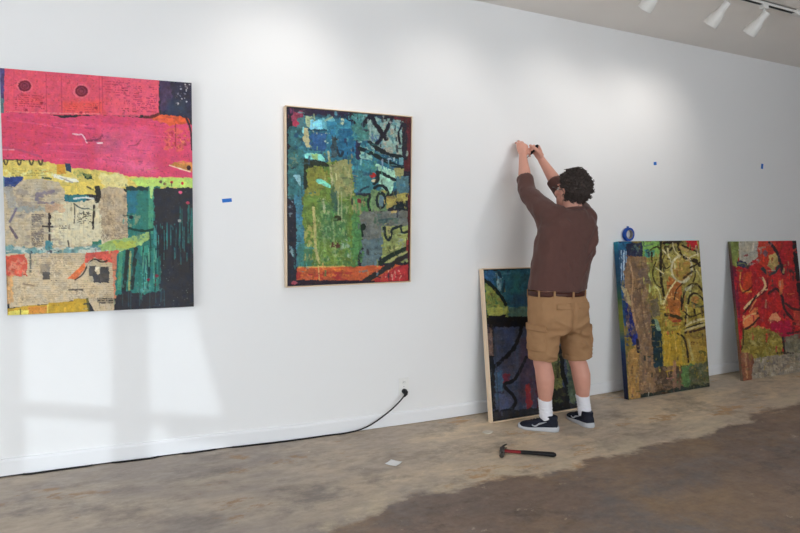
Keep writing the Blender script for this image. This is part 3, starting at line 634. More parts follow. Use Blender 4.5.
a.poly([(382, 226), (408, 226), (408, 262), (380, 264)], (136, 146, 82), r=1.5, var=.25); a.mott(396, 238, 408, 262, (120, 130, 140), .5, 3); a.line([(384, 228), (385, 238), (388, 241), (391, 236), (391, 229), (401, 226)], 2.6, G); a.line([(400, 226), (401.5, 234), (409, 231)], 2.6, G); a.rect(386, 226, 390, 236, (168, 164, 100), r=.6)
a.poly([(362, 240), (382, 238), (380, 264), (368, 270), (360, 268)], (88, 108, 112), r=2, var=.2); a.ell(363, 227, 2.6, 3.4, (20, 34, 22)); a.line([(361, 226), (362, 236)], 2, (20, 34, 22))
# fiery strip along the foot
a.poly([(298, 267.5), (345, 266.5), (404, 265), (408, 282), (296, 280)], (184, 82, 42), r=.9, var=.2, sx=.4); a.line([(298, 267.5), (344, 266.5)], 1.6, (206, 170, 90), .7, brk=.3); a.mott(296, 272, 352, 280, (160, 36, 40), .5, 4, .5); a.mott(296, 268, 360, 278, (214, 116, 44), .58, 3, .5)
a.poly([(374, 280), (398, 266), (409, 264), (409, 282), (374, 283)], (168, 44, 46), r=.8, var=.2); a.mott(380, 268, 405, 281, (224, 170, 140), .6, 2, 1.5, .7); a.line([(318, 266), (319, 280)], 1.2, (210, 190, 110), .7)
a.line([(379, 263), (392, 254.5), (410, 247)], 4.6, (24, 38, 30)); a.line([(388, 262), (400, 254), (408, 251)], 2, (180, 170, 110), .6, brk=.3); a.line([(364, 281), (382, 271), (398, 260), (409, 255)], 5, (40, 36, 34)); a.line([(388, 252), (398, 247)], 1.2, (190, 180, 120), .7)
a.rect(284, 280.5, 374, 290, (42, 24, 38), r=.6, var=.2); a.rect(407.5, 195, 414, 282, (70, 20, 26), r=.3); a.line([(407, 241), (407, 250)], 2, (160, 30, 40), .8); a.ell(294, 283, 3, 2, (150, 66, 84))
a.dabs(420, (2, 8), (.7, 2.4), .65, 8, .7); a.finish(.45, .11, .92)
p2c = [(.926, -.050, 2.021), (1.742, -.050, 2.030), (1.733, -.050, .973), (.923, -.050, .967)]
P2 = root('painting', 'blue and green abstract painting in a pale wood frame, hung on the wall', 'painting', (1.33, -.02, .96))
canvas('canvas', p2c, a, .03, [(30, 28, 34)] * 2, P2); floater_frame(p2c, .043, .006, M['wood'], P2, .004)

# ---- framed canvas leaning behind the man
a = Art([(484, 269), (584, 268.5), (592, 407), (493, 421.5)], 230, 300, 1.3, 3)
a.rect(478, 260, 600, 430, (28, 27, 32), var=.25)
a.poly([(484, 270), (600, 266), (600, 318), (484, 320)], (28, 92, 112), r=1.5, var=.25); a.poly([(484, 270), (496, 270), (496, 284), (485, 280)], (34, 90, 140), r=2, var=.25); a.poly([(512, 292), (600, 288), (600, 312), (512, 308)], (38, 78, 110), r=3, a=.8, var=.2); a.poly([(516, 272), (528, 272), (528, 296), (514, 296)], (30, 108, 108), r=3, a=.7)
a.poly([(486, 282), (496, 290), (511, 305), (513, 320), (486, 320)], (116, 134, 46), r=1.5, var=.3); a.mott(486, 286, 512, 320, (150, 128, 40), .55, 3); a.mott(486, 284, 504, 312, (50, 112, 64), .58, 3); a.poly([(488, 308), (510, 308), (508, 319), (488, 318)], (176, 178, 56), r=2, a=.8)
a.poly([(512, 308), (600, 306), (600, 318), (512, 318)], (74, 112, 92), r=1.5, var=.2)
a.poly([(498, 272), (501, 272), (504, 291), (500, 288)], (120, 168, 176), r=.8, a=.8, var=.3); a.rect(500, 277, 505, 291, (110, 150, 160), r=1.5, a=.6, var=.3); a.line([(508, 281), (506, 292)], 2.4, (20, 50, 66), .9); a.rect(500, 271, 504, 277, (22, 56, 76), r=1)
a.line([(484, 279), (492, 284), (502, 294), (509, 305)], 3.6, (22, 34, 30)); a.rect(482, 317.5, 600, 328.5, (22, 20, 24), r=.8, var=.15); a.line([(484, 316), (500, 318), (508, 316)], 2, (24, 22, 24))
a.poly([(494, 328), (600, 328), (600, 412), (496, 414)], (58, 66, 92), r=1, var=.22); a.poly([(487, 328), (493, 328), (494, 356), (489, 358)], (112, 84, 76), r=.8, var=.35); a.poly([(522, 338), (545, 336), (548, 412), (520, 404)], (70, 46, 66), r=3, a=.8, var=.2); a.poly([(500, 328), (522, 328), (520, 345), (508, 350)], (56, 72, 118), r=3, a=.8); a.poly([(500, 356), (520, 352), (524, 376), (500, 380)], (72, 64, 82), r=3, a=.6)
a.poly([(496, 372), (504, 372), (506, 390), (497, 404)], (48, 82, 112), r=2, a=.9, var=.25); a.poly([(504, 375), (512, 374), (513, 384), (505, 386)], (128, 34, 48), r=1.2, a=.9); a.poly([(529, 386), (535, 384), (536, 408), (530, 410)], (150, 28, 34), r=1.5, a=.95); a.poly([(540, 344), (552, 340), (552, 408), (542, 410)], (90, 26, 40), r=2, a=.8); a.poly([(500, 390), (514, 398), (516, 410), (498, 411)], (66, 70, 104), r=2, a=.8)
a.line([(528, 322), (523, 340), (514, 354), (493, 369)], 4, (18, 17, 22)); a.line([(531, 358), (522, 376), (514, 383), (503, 385), (516, 396), (520, 403), (512, 411), (497, 412)], 3.6, (18, 18, 24)); a.line([(494, 328), (497, 370), (500, 414)], 1.6, (40, 50, 66), .7)
a.rect(488, 356, 494, 425, (24, 24, 28), r=.8); a.poly([(490, 413), (600, 402), (600, 430), (490, 430)], (40, 38, 42), r=1, var=.25)
a.poly([(557, 344), (568, 342), (571, 402), (556, 406)], (104, 108, 48), r=2, var=.25); a.mott(556, 352, 572, 396, (60, 64, 40), .54, 3); a.line([(551, 340), (556, 365), (553, 385), (556, 412)], 6, (20, 19, 22)); a.line([(570, 350), (571, 374), (576, 388), (575, 410)], 5, (18, 18, 20)); a.poly([(552, 392), (576, 388), (577, 412), (552, 416)], (26, 26, 28), r=2, a=.8)
a.poly([(574, 320), (600, 318), (600, 400), (578, 404)], (70, 84, 60), r=2, var=.3); a.line([(588, 268), (594, 405)], 4, (24, 22, 26), smooth=False)
a.dabs(160, (3, 10), (1, 3), .6, 8, .45); a.finish(.5, .11, .7, .92)
p3c = [(2.315, -.049, 1.030), (3.105, -.049, 1.030), (3.070, -.231, .014), (2.280, -.231, .014)]
P3 = root('painting', 'dark framed painting with a teal top, leaning on the wall behind the standing man', 'painting', (2.68, -.2, 0))
canvas('canvas', p3c, a, .03, [(26, 24, 28)] * 2, P3); floater_frame(p3c, .043, .007, M['wood'], P3, .004)

# ---- yellow ochre canvas with the tape roll on it
a = Art([(618.5, 241), (699, 240.5), (709, 386.5), (628, 399.5)], 230, 330, 1.35, 4)
a.rect(610, 235, 715, 405, (126, 108, 50), var=.25)
a.poly([(616, 238), (632, 240), (634, 300), (624, 330), (620, 300)], (34, 70, 112), r=1, var=.35); a.drip(9, 620, 628, 246, 258, 10, 26, (176, 200, 216), .7); a.rect(617, 241, 630, 250, (30, 92, 128), r=2, var=.3)
a.poly([(626, 243), (645, 243), (646, 258), (628, 258)], (42, 46, 70), r=1.2, var=.25); a.mott(630, 241, 640, 254, (90, 120, 104), .52, 3); a.poly([(642, 241), (662, 241), (658, 256), (648, 264), (643, 255)], (116, 164, 78), r=1, var=.2); a.poly([(645, 249), (655, 249), (652, 262), (646, 262)], (74, 150, 130), r=1.2, var=.3); a.ell(648, 251, 2.4, 2, (30, 86, 110))
a.poly([(646, 258), (658, 254), (662, 290), (652, 296)], (140, 136, 60), r=1.5, var=.3); a.line([(647, 262), (650, 280), (650, 292)], 2, (170, 186, 110), .8, brk=.3)
a.poly([(626, 290), (631, 306), (637, 330), (640, 350), (632, 344), (625, 318)], (30, 42, 116), r=1.2, var=.3); a.mott(626, 330, 640, 348, (30, 60, 120), .5, 3)
a.poly([(628, 256), (646, 256), (649, 268), (645, 284), (650, 300), (651, 320), (655, 350), (656, 398), (634, 402), (640, 350), (634, 318), (624, 292), (625, 270)], (134, 104, 74), r=1.2, var=.2, sx=1.4, sy=.5)
a.mott(626, 258, 652, 398, (104, 82, 66), .55, 4, 1.4, .7); a.mott(626, 262, 650, 330, (164, 130, 94), .6, 3, 1.4, .6); a.rect(640, 268, 649, 284, (100, 84, 80), r=2, a=.6); a.poly([(622, 285), (628, 290), (632, 306), (626, 302)], (176, 158, 104), r=1, a=.8)
a.poly([(627, 352), (638, 344), (639, 400), (629, 402)], (158, 118, 62), r=1.2, var=.25, sx=1.5, sy=.4); a.line([(637, 340), (638, 352)], 2.6, (26, 22, 40), .9)
a.poly([(654, 366), (690, 362), (692, 392), (655, 398)], (98, 76, 56), r=1.5, var=.3); a.mott(655, 364, 690, 394, (124, 96, 70), .56, 3); a.mott(656, 366, 684, 394, (64, 52, 42), .58, 3)
a.poly([(655, 296), (704, 290), (708, 366), (664, 366), (657, 330)], (152, 132, 46), r=1.5, var=.25); a.poly([(659, 247), (700, 241), (704, 300), (656, 306)], (148, 136, 66), r=1.2, var=.3); a.mott(652, 252, 702, 330, (180, 160, 70), .56, 3); a.mott(656, 258, 704, 350, (118, 96, 36), .58, 3)
a.poly([(668, 276), (681, 282), (680, 322), (670, 322), (666, 300)], (168, 96, 42), r=1.6, var=.22); a.poly([(663, 332), (680, 330), (682, 364), (663, 366)], (174, 138, 36), r=1.2, var=.2, sx=1.4, sy=.5); a.rect(684, 330, 706, 362, (148, 116, 46), r=2, a=.8, var=.2)
a.poly([(651, 316), (656, 322), (662, 336), (662, 366), (654, 368), (652, 345)], (28, 48, 54), r=1, var=.3); a.poly([(653, 318), (658, 320), (661, 331), (656, 330)], (120, 150, 124), r=.8, var=.3); a.poly([(650, 300), (658, 298), (660, 316), (652, 318)], (96, 84, 70), r=1.5, a=.8)
K = (40, 28, 20); Wt = (196, 188, 150)
a.ell(682, 269, 10.5, 13.5, (160, 132, 54), r=.1); a.mott(673, 258, 692, 282, (180, 120, 60), .56, 3); a.ell(682, 269, 11, 14.5, Wt, .9, ring=.16, r=.12); a.line([(690, 257), (692, 266), (690, 276), (684, 281)], 1.4, Wt, .8)
a.line([(661, 240), (661, 262), (661, 280), (664, 296)], 2.2, K); a.line([(651, 250), (657, 246), (661, 250)], 1.8, K); a.line([(652, 252), (652, 262)], 1.6, K); a.line([(672, 248), (668, 254), (665, 247)], 2, K); a.line([(664, 243), (680, 241)], 3, K); a.line([(678, 242), (680, 254), (686, 259), (695, 262)], 2.4, K); a.line([(679, 244), (690, 249), (699, 252)], 1.8, K); a.line([(680, 247), (690, 252)], 2.6, (176, 140, 80), .8)
a.line([(663, 250), (669, 256), (671, 262)], 1.5, Wt, .9); a.line([(688, 258), (698, 254)], 1.6, Wt, .9); a.line([(694, 260), (700, 266)], 2.4, K); a.line([(690, 268), (702, 262)], 1.6, K); a.line([(684, 278), (692, 272)], 2.4, K, .8); a.ell(695, 261, 3, 2, K)
a.line([(676, 281), (668, 292), (663, 304)], 1.6, (206, 196, 140), .95); a.line([(681, 296), (681.5, 310)], 1.4, K); a.line([(682, 306), (684, 292), (690, 284), (697, 284), (703, 292)], 1.8, K); a.line([(686, 290), (692, 286)], 3, (176, 176, 150), .8); a.line([(688, 304), (689, 296), (694, 293), (700, 296), (704, 302)], 1.8, K); a.ell(695, 300, 4, 3.6, (170, 110, 50))
a.line([(686, 306), (687, 322)], 2, (190, 176, 110), .9); a.line([(692, 303), (700, 308), (704, 306)], 2.4, (60, 58, 46), .9); a.line([(694, 310), (695, 316)], 1.6, K); a.line([(701, 308), (702, 316)], 2, K); a.line([(686, 309), (685, 326)], 1.4, K)
a.line([(665, 315), (673, 316), (681, 319)], 3.4, (54, 46, 24)); a.line([(673, 322), (680, 321)], 2.4, (150, 60, 40)); a.line([(686, 326), (692, 322), (705, 319)], 2.4, (196, 180, 130), .95); a.line([(685, 331), (692, 328), (706, 325)], 2.6, (188, 170, 118), .95); a.line([(686, 328.5), (694, 326), (706, 322)], 1.4, K); a.line([(685, 333), (696, 331), (705, 328)], 2.4, (60, 34, 22)); a.line([(677, 334), (684, 337), (687, 352), (688, 362)], 2, K); a.line([(688, 340), (692, 360)], 2.4, (170, 156, 90), .8, brk=.3)
a.poly([(686, 240), (697, 240), (698, 248), (693, 251), (688, 247)], (196, 34, 42), r=.8, var=.12); a.line([(696, 246), (698, 256)], 1.8, Wt, .8)
a.poly([(681, 366), (693, 365), (692, 390), (682, 390)], (76, 108, 58), r=1.5, var=.22); a.poly([(688, 366), (708, 362), (710, 388), (690, 390)], (98, 94, 64), r=1.5, var=.3); a.mott(688, 364, 710, 388, (62, 70, 44), .55, 3); a.line([(700, 352), (706, 354), (708, 372)], 3, (60, 66, 34), .7, brk=.3); a.line([(674, 362), (674, 394)], 3.4, (144, 104, 80), .9, brk=.2); a.poly([(640, 394), (700, 384), (712, 384), (712, 405), (640, 405)], (40, 46, 40), r=1.2, var=.3); a.line([(648, 392), (648, 398)], 1, (200, 196, 180), .8)
a.dabs(420, (2, 8), (.6, 2), .7, 7, .7)
for pts, w_, c_ in (([(656, 262), (652, 272), (655, 284), (661, 288)], 1.3, K), ([(665, 254), (662, 262), (666, 270), (670, 266)], 1.2, K), ([(673, 243), (674, 250), (679, 256)], 1.2, (200, 190, 140)), ([(693, 266), (696, 274), (693, 282)], 1.2, K), ([(696, 270), (701, 278), (703, 290)], 1.2, (190, 180, 120)), ([(655, 286), (660, 292), (661, 304)], 1.2, (190, 190, 130)), ([(684, 312), (690, 318), (700, 314)], 1.4, K), ([(666, 300), (672, 296), (678, 300)], 1.2, (210, 150, 70)), ([(668, 336), (670, 350), (667, 362)], 1.6, (190, 150, 40)), ([(674, 334), (676, 352)], 1.4, (196, 158, 60)), ([(690, 336), (697, 340), (704, 336)], 1.4, (120, 88, 40)), ([(656, 268), (664, 274)], 1.4, (200, 190, 150)), ([(630, 262), (634, 280), (631, 300), (636, 330)], 1.6, (170, 132, 96)), ([(640, 290), (642, 312), (646, 336)], 1.6, (110, 84, 64)), ([(682, 284), (676, 290), (674, 300)], 1.2, K)): a.line(pts, w_, c_, .85, brk=.2)
a.dabs(120, (2, 6), (.5, 1.6), .6, 5, .6); a.finish(.4, .12, .88, .95)
p4c = [(3.578, -.045, 1.226), (4.520, -.045, 1.232), (4.440, -.245, .018), (3.532, -.232, .011)]
P4 = canvas('painting', p4c, a, .045, [(40, 120, 140), (30, 76, 112), (32, 66, 92), (30, 66, 84), (46, 84, 60), (116, 122, 50), (110, 120, 52), (34, 70, 96), (28, 44, 80), (24, 34, 66), (22, 28, 56), (20, 24, 44)], None, (3.99, -.2, .012))
tag(P4, 'yellow ochre and brown painting leaning on the wall, blue tape roll on its top edge', 'painting')

# ---- red canvas at the far right
a = Art([(731, 241), (796.5, 240.5), (816, 368.5), (743.5, 379.5)], 200, 300, 1.4, 5)
a.rect(725, 235, 825, 390, (170, 36, 40), var=.2)
a.mott(740, 250, 815, 335, (196, 40, 38), .5, 5); a.mott(740, 250, 815, 335, (140, 30, 40), .6, 4); a.poly([(757, 240), (776, 240), (780, 262), (764, 268), (758, 258)], (190, 60, 40), r=2, a=.8, var=.2)
a.poly([(728, 240), (740, 240), (739, 262), (735, 266), (731, 262)], (116, 126, 62), r=1, var=.25); a.poly([(739, 240), (758, 240), (758, 256), (753, 258), (748, 263), (740, 260)], (164, 158, 142), r=.8, var=.1, sx=1.4, sy=.5); a.poly([(737, 260), (741, 258), (746, 260), (749, 264), (744, 266), (738, 264)], (46, 46, 74), r=.7); a.line([(748, 265), (752, 261)], 2.4, (60, 50, 50), .8)
a.poly([(731, 262), (736, 264), (739, 290), (741, 314), (737, 312)], (120, 30, 50), r=.8, var=.2); a.poly([(744, 270), (752, 268), (754, 284), (748, 292), (743, 286)], (196, 70, 36), r=1.5, a=.8, var=.2)
a.line([(741, 270), (740, 280), (743, 288), (752, 288)], 1.4, (206, 150, 60), .9); a.line([(743, 289), (750, 286), (754, 282)], 1.6, (60, 30, 30), .9)
a.poly([(770, 254), (778, 252), (780, 262), (774, 268), (768, 264)], (166, 140, 82), r=1.2, var=.3); a.line([(770, 242), (776, 248), (781, 258), (784, 271)], 3, (46, 36, 40)); a.line([(763, 266), (768, 271), (775, 271), (780, 264)], 3, (50, 58, 60)); a.ell(766, 252, 2.4, 3, (120, 80, 90)); a.line([(768, 268), (776, 268)], 1.2, (160, 170, 150), .8)
a.poly([(792, 240), (800, 240), (812, 330), (806, 330)], (36, 32, 36), r=.8); a.poly([(798, 250), (806, 250), (815, 330), (810, 330)], (120, 40, 46), r=1)
a.line([(763.5, 275), (767, 282), (764, 287), (752, 297), (745, 304)], 2.2, (216, 184, 130), .97); a.line([(757, 292), (752, 300), (744, 309)], 1.8, (44, 30, 28)); a.line([(768, 277), (769, 286), (758, 294)], 1.4, (60, 30, 32), .8)
a.poly([(744, 312), (758, 304), (760, 312), (756, 322), (744, 325)], (206, 106, 62), r=1.2, var=.25); a.line([(744, 326), (752, 322), (760, 314)], 2, (56, 32, 26)); a.line([(746, 314), (756, 309)], 2, (210, 170, 110), .8); a.line([(757, 296), (750, 308)], 1.2, (210, 150, 80), .8)
a.line([(770, 290), (778, 284), (784, 292), (786, 306), (796, 316)], 2.6, (58, 30, 34)); a.poly([(780, 278), (784, 276), (785, 290), (781, 292)], (200, 110, 60), r=.8, a=.8); a.poly([(772, 312), (778, 308), (783, 314), (782, 319), (772, 320)], (226, 140, 96), r=1, var=.2); a.poly([(772, 318), (792, 316), (796, 332), (784, 338), (774, 330)], (174, 26, 58), r=1.5, var=.12)
a.poly([(795, 306), (812, 304), (814, 322), (798, 322)], (180, 70, 50), r=1.5, a=.8, var=.2); a.line([(788, 300), (796, 306), (808, 306)], 2.4, (60, 36, 34), .9)
a.poly([(743, 326), (758, 322), (772, 325), (785, 335), (786, 353), (756, 357), (742, 350)], (134, 118, 50), r=1.2, var=.28); a.mott(744, 326, 786, 354, (108, 92, 34), .55, 3); a.mott(748, 328, 780, 352, (162, 146, 80), .62, 2.5); a.line([(743.5, 324), (744, 338), (742, 346)], 1.6, (50, 44, 24), .9)
a.poly([(786, 334), (800, 330), (815, 332), (818, 352), (788, 352)], (112, 106, 88), r=1, var=.25); a.line([(786, 334), (787, 344), (788, 351)], 2, (40, 30, 28)); a.line([(780, 350), (794, 350)], 2, (40, 34, 30), .8); a.line([(790, 330), (804, 328)], 2.4, (50, 34, 34), .8)
a.poly([(741, 348), (751, 350), (756, 356), (753, 379), (742, 384)], (122, 76, 56), r=1.2, var=.3, sx=1.5, sy=.5); a.line([(746, 350), (748, 376)], 2, (170, 130, 90), .7, brk=.3)
a.poly([(755, 355), (800, 350), (825, 348), (825, 380), (752, 386)], (136, 124, 108), r=.8, var=.14); a.mott(755, 352, 820, 380, (108, 98, 90), .54, 3); a.mott(755, 352, 820, 378, (166, 154, 136), .6, 2.4)
a.dabs(220, (2, 8), (.7, 2.4), .6, 7, .65); a.finish(.5, .11, .93, .97)
p5c = [(4.931, -.045, 1.222), (5.890, -.045, 1.228), (5.790, -.270, .028), (4.842, -.262, .024)]
P5 = canvas('painting', p5c, a, .026, [(84, 86, 60), (80, 40, 52), (74, 34, 46), (92, 84, 54), (100, 66, 50), (96, 84, 70)], None, (5.4, -.2, .022))
tag(P5, 'red abstract painting with a grey band along its foot, leaning on the wall', 'painting')
# ------------------------------------------------------------------ the man
X_, Y_, Z_ = V(1, 0, 0), V(0, 1, 0), V(0, 0, 1)
MAN = root('person', 'person in brown shirt and khaki shorts seen from behind, reaching up to the wall', 'person', (2.62, -.54, fz(2.62)))
FZ = fz(2.62)
HIP = {-1: V(2.470, -.535, .86), 1: V(2.655, -.535, .86)}
KNEE = {-1: V(2.452, -.520, .475), 1: V(2.738, -.525, .465)}
ANK = {-1: V(2.514, -.490, .105), 1: V(2.815, -.520, .105)}
HEEL = {-1: V(2.560, -.548, FZ), 1: V(2.805, -.590, FZ)}
FDIR = {-1: nz(V(-.70, .715, 0)), 1: nz(V(.16, 1, 0))}
SH = {-1: V(2.482, -.535, 1.395), 1: V(2.742, -.585, 1.372)}
ELB = {-1: V(2.492, -.285, 1.560), 1: V(2.790, -.320, 1.545)}
WR = {-1: V(2.572, -.134, 1.830), 1: V(2.728, -.150, 1.802)}
NECK0, NECK1 = V(2.628, -.578, 1.385), V(2.638, -.568, 1.475)
HC = V(2.640, -.550, 1.545)
lerp = lambda a_, b_, t: np.asarray(a_) * (1 - t) + np.asarray(b_) * t

# head frame: looks at the hands (a little up, a touch to the left)
hf = nz(V(-.10, .93, .28)); hs = nz(np.cross(hf, Z_)); hu = np.cross(hs, hf)   # forward, right, up
HD = lambda f_, r_, u_: HC + hf * f_ + hs * r_ + hu * u_
AX = [hs, hf, hu]

def hand(mb, W, h, l, back, curl, s=1.0, thumb=(.75, .55, -.35), spread=.05, tcurl=.35):
    """palm, four unequal jointed fingers, thumb off the side; returns knuckle centre"""
    h = nz(h); l = nz(l - h * (l @ h)); back = nz(back - h * (back @ h) - l * (back @ l))
    K0 = W + h * .088 * s
    mb.tube([W - h * .035, W, W + h * .02 * s, W + h * .05 * s, K0, K0 + h * .006], [(.0250, .0190), (.0240, .0180), (.029 * s, .0175 * s), (.039 * s, .0165 * s), (.041 * s, .0145 * s), (.036 * s, .011 * s)], 18, up=l, roundcap=True)
    mb.ell(W + h * .03 * s + l * .022 * s - back * .008, (.017 * s, .030 * s, .014 * s), [l, h, back], 16, 10)
    for off, seg, r, cu in ((.029, (.042, .025, .020), .0088, curl[0]), (.010, (.046, .029, .021), .0090, curl[1]), (-.010, (.043, .026, .020), .0086, curl[2]), (-.0285, (.033, .020, .018), .0076, curl[3])):
        p = K0 + l * off * s - h * (.012 if abs(off) < .02 else .018) * s; ang = 0; d0 = nz(h + l * off / .03 * spread)
        pts = [p - h * .015 * s, p]; rad = [r * s * .95, r * s * 1.12]
        for sg, dc in zip(seg, cu):
            ang += dc; d = d0 * math.cos(ang) - back * math.sin(ang)
            mid = pts[-1] + d * sg * s * .5; e = pts[-1] + d * sg * s
            pts += [mid, e]; rad += [r * s * .94, r * s * 1.0]; r *= .92
        mb.tube(pts, rad, 12, up=l, roundcap=True)
    p = W + h * .024 * s + l * .026 * s - back * .004
    d = nz(l * thumb[0] + h * thumb[1] + back * thumb[2]); pts = [p, p + d * .040 * s]
    d2 = nz(d + h * .5 - l * tcurl - back * .25); pts.append(pts[-1] + d2 * .033 * s)
    d3 = nz(d2 + h * .25 - l * tcurl - back * .3); pts.append(pts[-1] + d3 * .026 * s)
    mb.tube(pts, [.0135 * s, .0118 * s, .0108 * s, .0085 * s], 12, roundcap=True)
    return K0, h, l, back

# ---- body: one skin surface
B = MB()
B.ell(HD(-.012, 0, .028), (.0755, .0965, .100), AX, 32, 22)
B.ell(HD(.030, 0, -.052), (.056, .062, .066), AX, 24, 16)                      # jaw
B.ell(HD(.070, 0, -.098), (.026, .020, .018), AX, 16, 10)                      # chin
B.ell(HD(.080, 0, .030), (.052, .016, .012), AX, 18, 10)                       # brow
for sx in (-1, 1): B.ell(HD(.070, sx * .040, -.022), (.022, .022, .022), AX, 16, 10)   # cheeks
B.tube([HD(.084, 0, .022), HD(.098, 0, -.004), HD(.110, 0, -.026)], [(.008, .009), (.010, .011), (.0135, .012)], 12, roundcap=True)   # nose
for sx in (-1, 1): B.ell(HD(.096, sx * .011, -.030), (.008, .010, .007), AX, 12, 8)
B.ell(HD(.089, 0, -.058), (.024, .010, .0055), AX, 16, 8); B.ell(HD(.087, 0, -.069), (.021, .010, .006), AX, 16, 8)                  # lips
for sx in (-1, 1):                                                              # ears
    ea = [nz(hs * sx * .92 - hf * .38), nz(hf * .92 + hs * sx * .38), hu]
    B.ell(HD(-.010, sx * .0800, -.006), (.0070, .0175, .0300), ea, 16, 12); B.ell(HD(-.012, sx * .0800, -.028), (.006, .010, .012), ea, 12, 8)
    B.tube([HD(.006, sx * .080, -.004), HD(.004, sx * .084, .018), HD(-.012, sx * .088, .025), HD(-.026, sx * .089, .014), HD(-.026, sx * .087, -.012)], .0042, 8, roundcap=True)
B.tube([NECK0 - Z_ * .05, NECK0, lerp(NECK0, NECK1, .6), NECK1, HD(-.02, 0, -.02)], [(.085, .075), (.068, .064), (.060, .060), (.059, .061), (.055, .060)], 24, up=X_)
# trunk under the clothes
B.rings([[c + X_ * math.cos(k) * rx + Y_ * math.sin(k) * ry for k in np.linspace(0, 2 * math.pi, 28, endpoint=False)] for c, rx, ry in (
    (V(2.560, -.535, .70), .10, .08), (V(2.562, -.535, .80), .160, .118), (V(2.562, -.532, .90), .165, .120), (V(2.575, -.538, 1.03), .160, .115), (V(2.592, -.545, 1.17), .168, .118), (V(2.610, -.555, 1.29), .168, .112), (V(2.625, -.568, 1.37), .130, .090), (V(2.628, -.573, 1.42), .07, .06))])
for sx in (-1, 1):
    hp_, kn, an = HIP[sx], KNEE[sx], ANK[sx]; f = FDIR[sx]; bk = -Y_
    B.tube([hp_ + Z_ * .03, lerp(hp_, kn, .35), lerp(hp_, kn, .75), kn + Z_ * .03, kn - Z_ * .02, lerp(kn, an, .15) + bk * .008, lerp(kn, an, .32) + bk * .016, lerp(kn, an, .50) + bk * .012, lerp(kn, an, .72) + bk * .003, lerp(kn, an, .92), an],
           [(.086, .085), (.080, .082), (.064, .066), (.058, .060), (.056, .058), (.056, .058), (.0575, .062), (.052, .056), (.041, .044), (.034, .038), (.034, .040)], 24, up=X_)
    B.ell(kn + Y_ * .045, (.034, .022, .042), None, 16, 10)
    H = HEEL[sx]; q = V(-f[1], f[0], 0)
    B.tube([an + Z_ * .01, lerp(an, H + f * .06 + Z_ * .05, .6), H + f * .09 + Z_ * .042, H + f * .15 + Z_ * .034, H + f * .195 + Z_ * .030], [.034, .034, (.022, .030), (.014, .030), (.009, .024)], 16, up=Z_, roundcap=True)
    s_, e, w_ = SH[sx], ELB[sx], WR[sx]
    B.tube([lerp(NECK0, s_, .55), s_, lerp(s_, e, .4), lerp(s_, e, .8), e, lerp(e, w_, .22), lerp(e, w_, .5), lerp(e, w_, .8), w_, lerp(e, w_, 1.06)], [.050, .052, .048, .044, .043, (.047, .045), (.043, .041), (.034, .030), (.029, .024), (.027, .021)], 20, roundcap=True)
# left hand: flat on the wall, fingertips pinching a nail
hL = nz(V(.050, .075, .130)); 
hand(B, WR[-1], hL, X_ * .95 - Y_ * .2, V(-.15, -.85, .5), ((.45, .45, .3), (.30, .35, .2), (.25, .35, .2), (.3, .35, .25)), 1.1, (.55, .75, -.25), .02, .45)
# right hand: closed on the handle of a tool
hR = nz(V(-.16, .42, .80)); bR = nz(V(.95, .10, .18))
Kc, hR, lR, bR = hand(B, WR[1], hR, V(-.1, -.85, .45), bR, ((.85, 1.15, .7), (.95, 1.2, .7), (1.0, 1.2, .7), (1.0, 1.2, .75)), 1.1, (.35, .85, -.75), .0, .2)
bm_ = remesh(B, .0036, 5)
body = link('body', bm_, M['skin'], MAN, True)
for sx in (-1, 1):
    e = MB(); e.ell(HD(.0785, sx * .032, .004), (.0115, .0115, .0115), AX, 18, 12); eo = e.build('eye', M['eye'], MAN, True)
    MB().ell(HD(.0885, sx * .032, .004), (.0052, .0022, .0052), AX, 14, 8).build('iris', M['iris'], eo, True)

# ---- hair: a thick curly cap, short at the nape
nu, nv = 150, 96; rs = []; 
th = np.pi * (np.arange(nv) + .5) / nv; ph = np.linspace(0, 2 * np.pi, nu, endpoint=False)
TH, PH = np.meshgrid(th, ph, indexing='ij')
D = np.stack([np.sin(TH) * np.cos(PH), np.sin(TH) * np.sin(PH), -np.cos(TH)], -1)          # right, forward, up
loc_ = D * V(.0755, .0965, .1000) + V(0, -.012, .028)
line_ = np.interp(loc_[..., 1], [-.11, -.060, -.025, .000, .020, .045, .075, .10], [-.130, -.120, -.062, .000, .010, .040, .072, .090])   # hairline height from back to front
cov = np.clip((loc_[..., 2] - line_) / .016, 0, 1); cov = cov * cov * (3 - 2 * cov)
tk = .013 + .016 * np.clip(D[..., 2], 0, 1) + .013 * np.clip(-D[..., 1], 0, 1) * np.clip((loc_[..., 2] + .06) / .07, 0, 1)
curl_ = np.abs(vnoise(D * 11 + 3.1) - .5) * 2; curl2 = np.abs(vnoise(D * 22 + 9.7) - .5) * 2; lump = fbm3(D * 4.5 + 1.7, 2)
rad_ = np.where(cov > 0, tk * (.55 + .75 * lump) + .022 * (curl_ - .35) + .010 * (curl2 - .4), 0) * cov - .010 * (1 - cov)
hp3 = loc_ + D * rad_[..., None]
low = np.clip((-.045 - loc_[..., 2]) / .06, 0, 1) * np.clip(-D[..., 1] * 2, 0, 1)           # nape follows the neck
hp3 = hp3 + np.stack([0 * low, .016 * low, -.034 * low], -1)
W3 = HC + hp3[..., :1] * hs + hp3[..., 1:2] * hf + hp3[..., 2:] * hu
hb = MB(); hb.rings([list(map(tuple, r_)) for r_ in W3]); rr = random.Random(3)
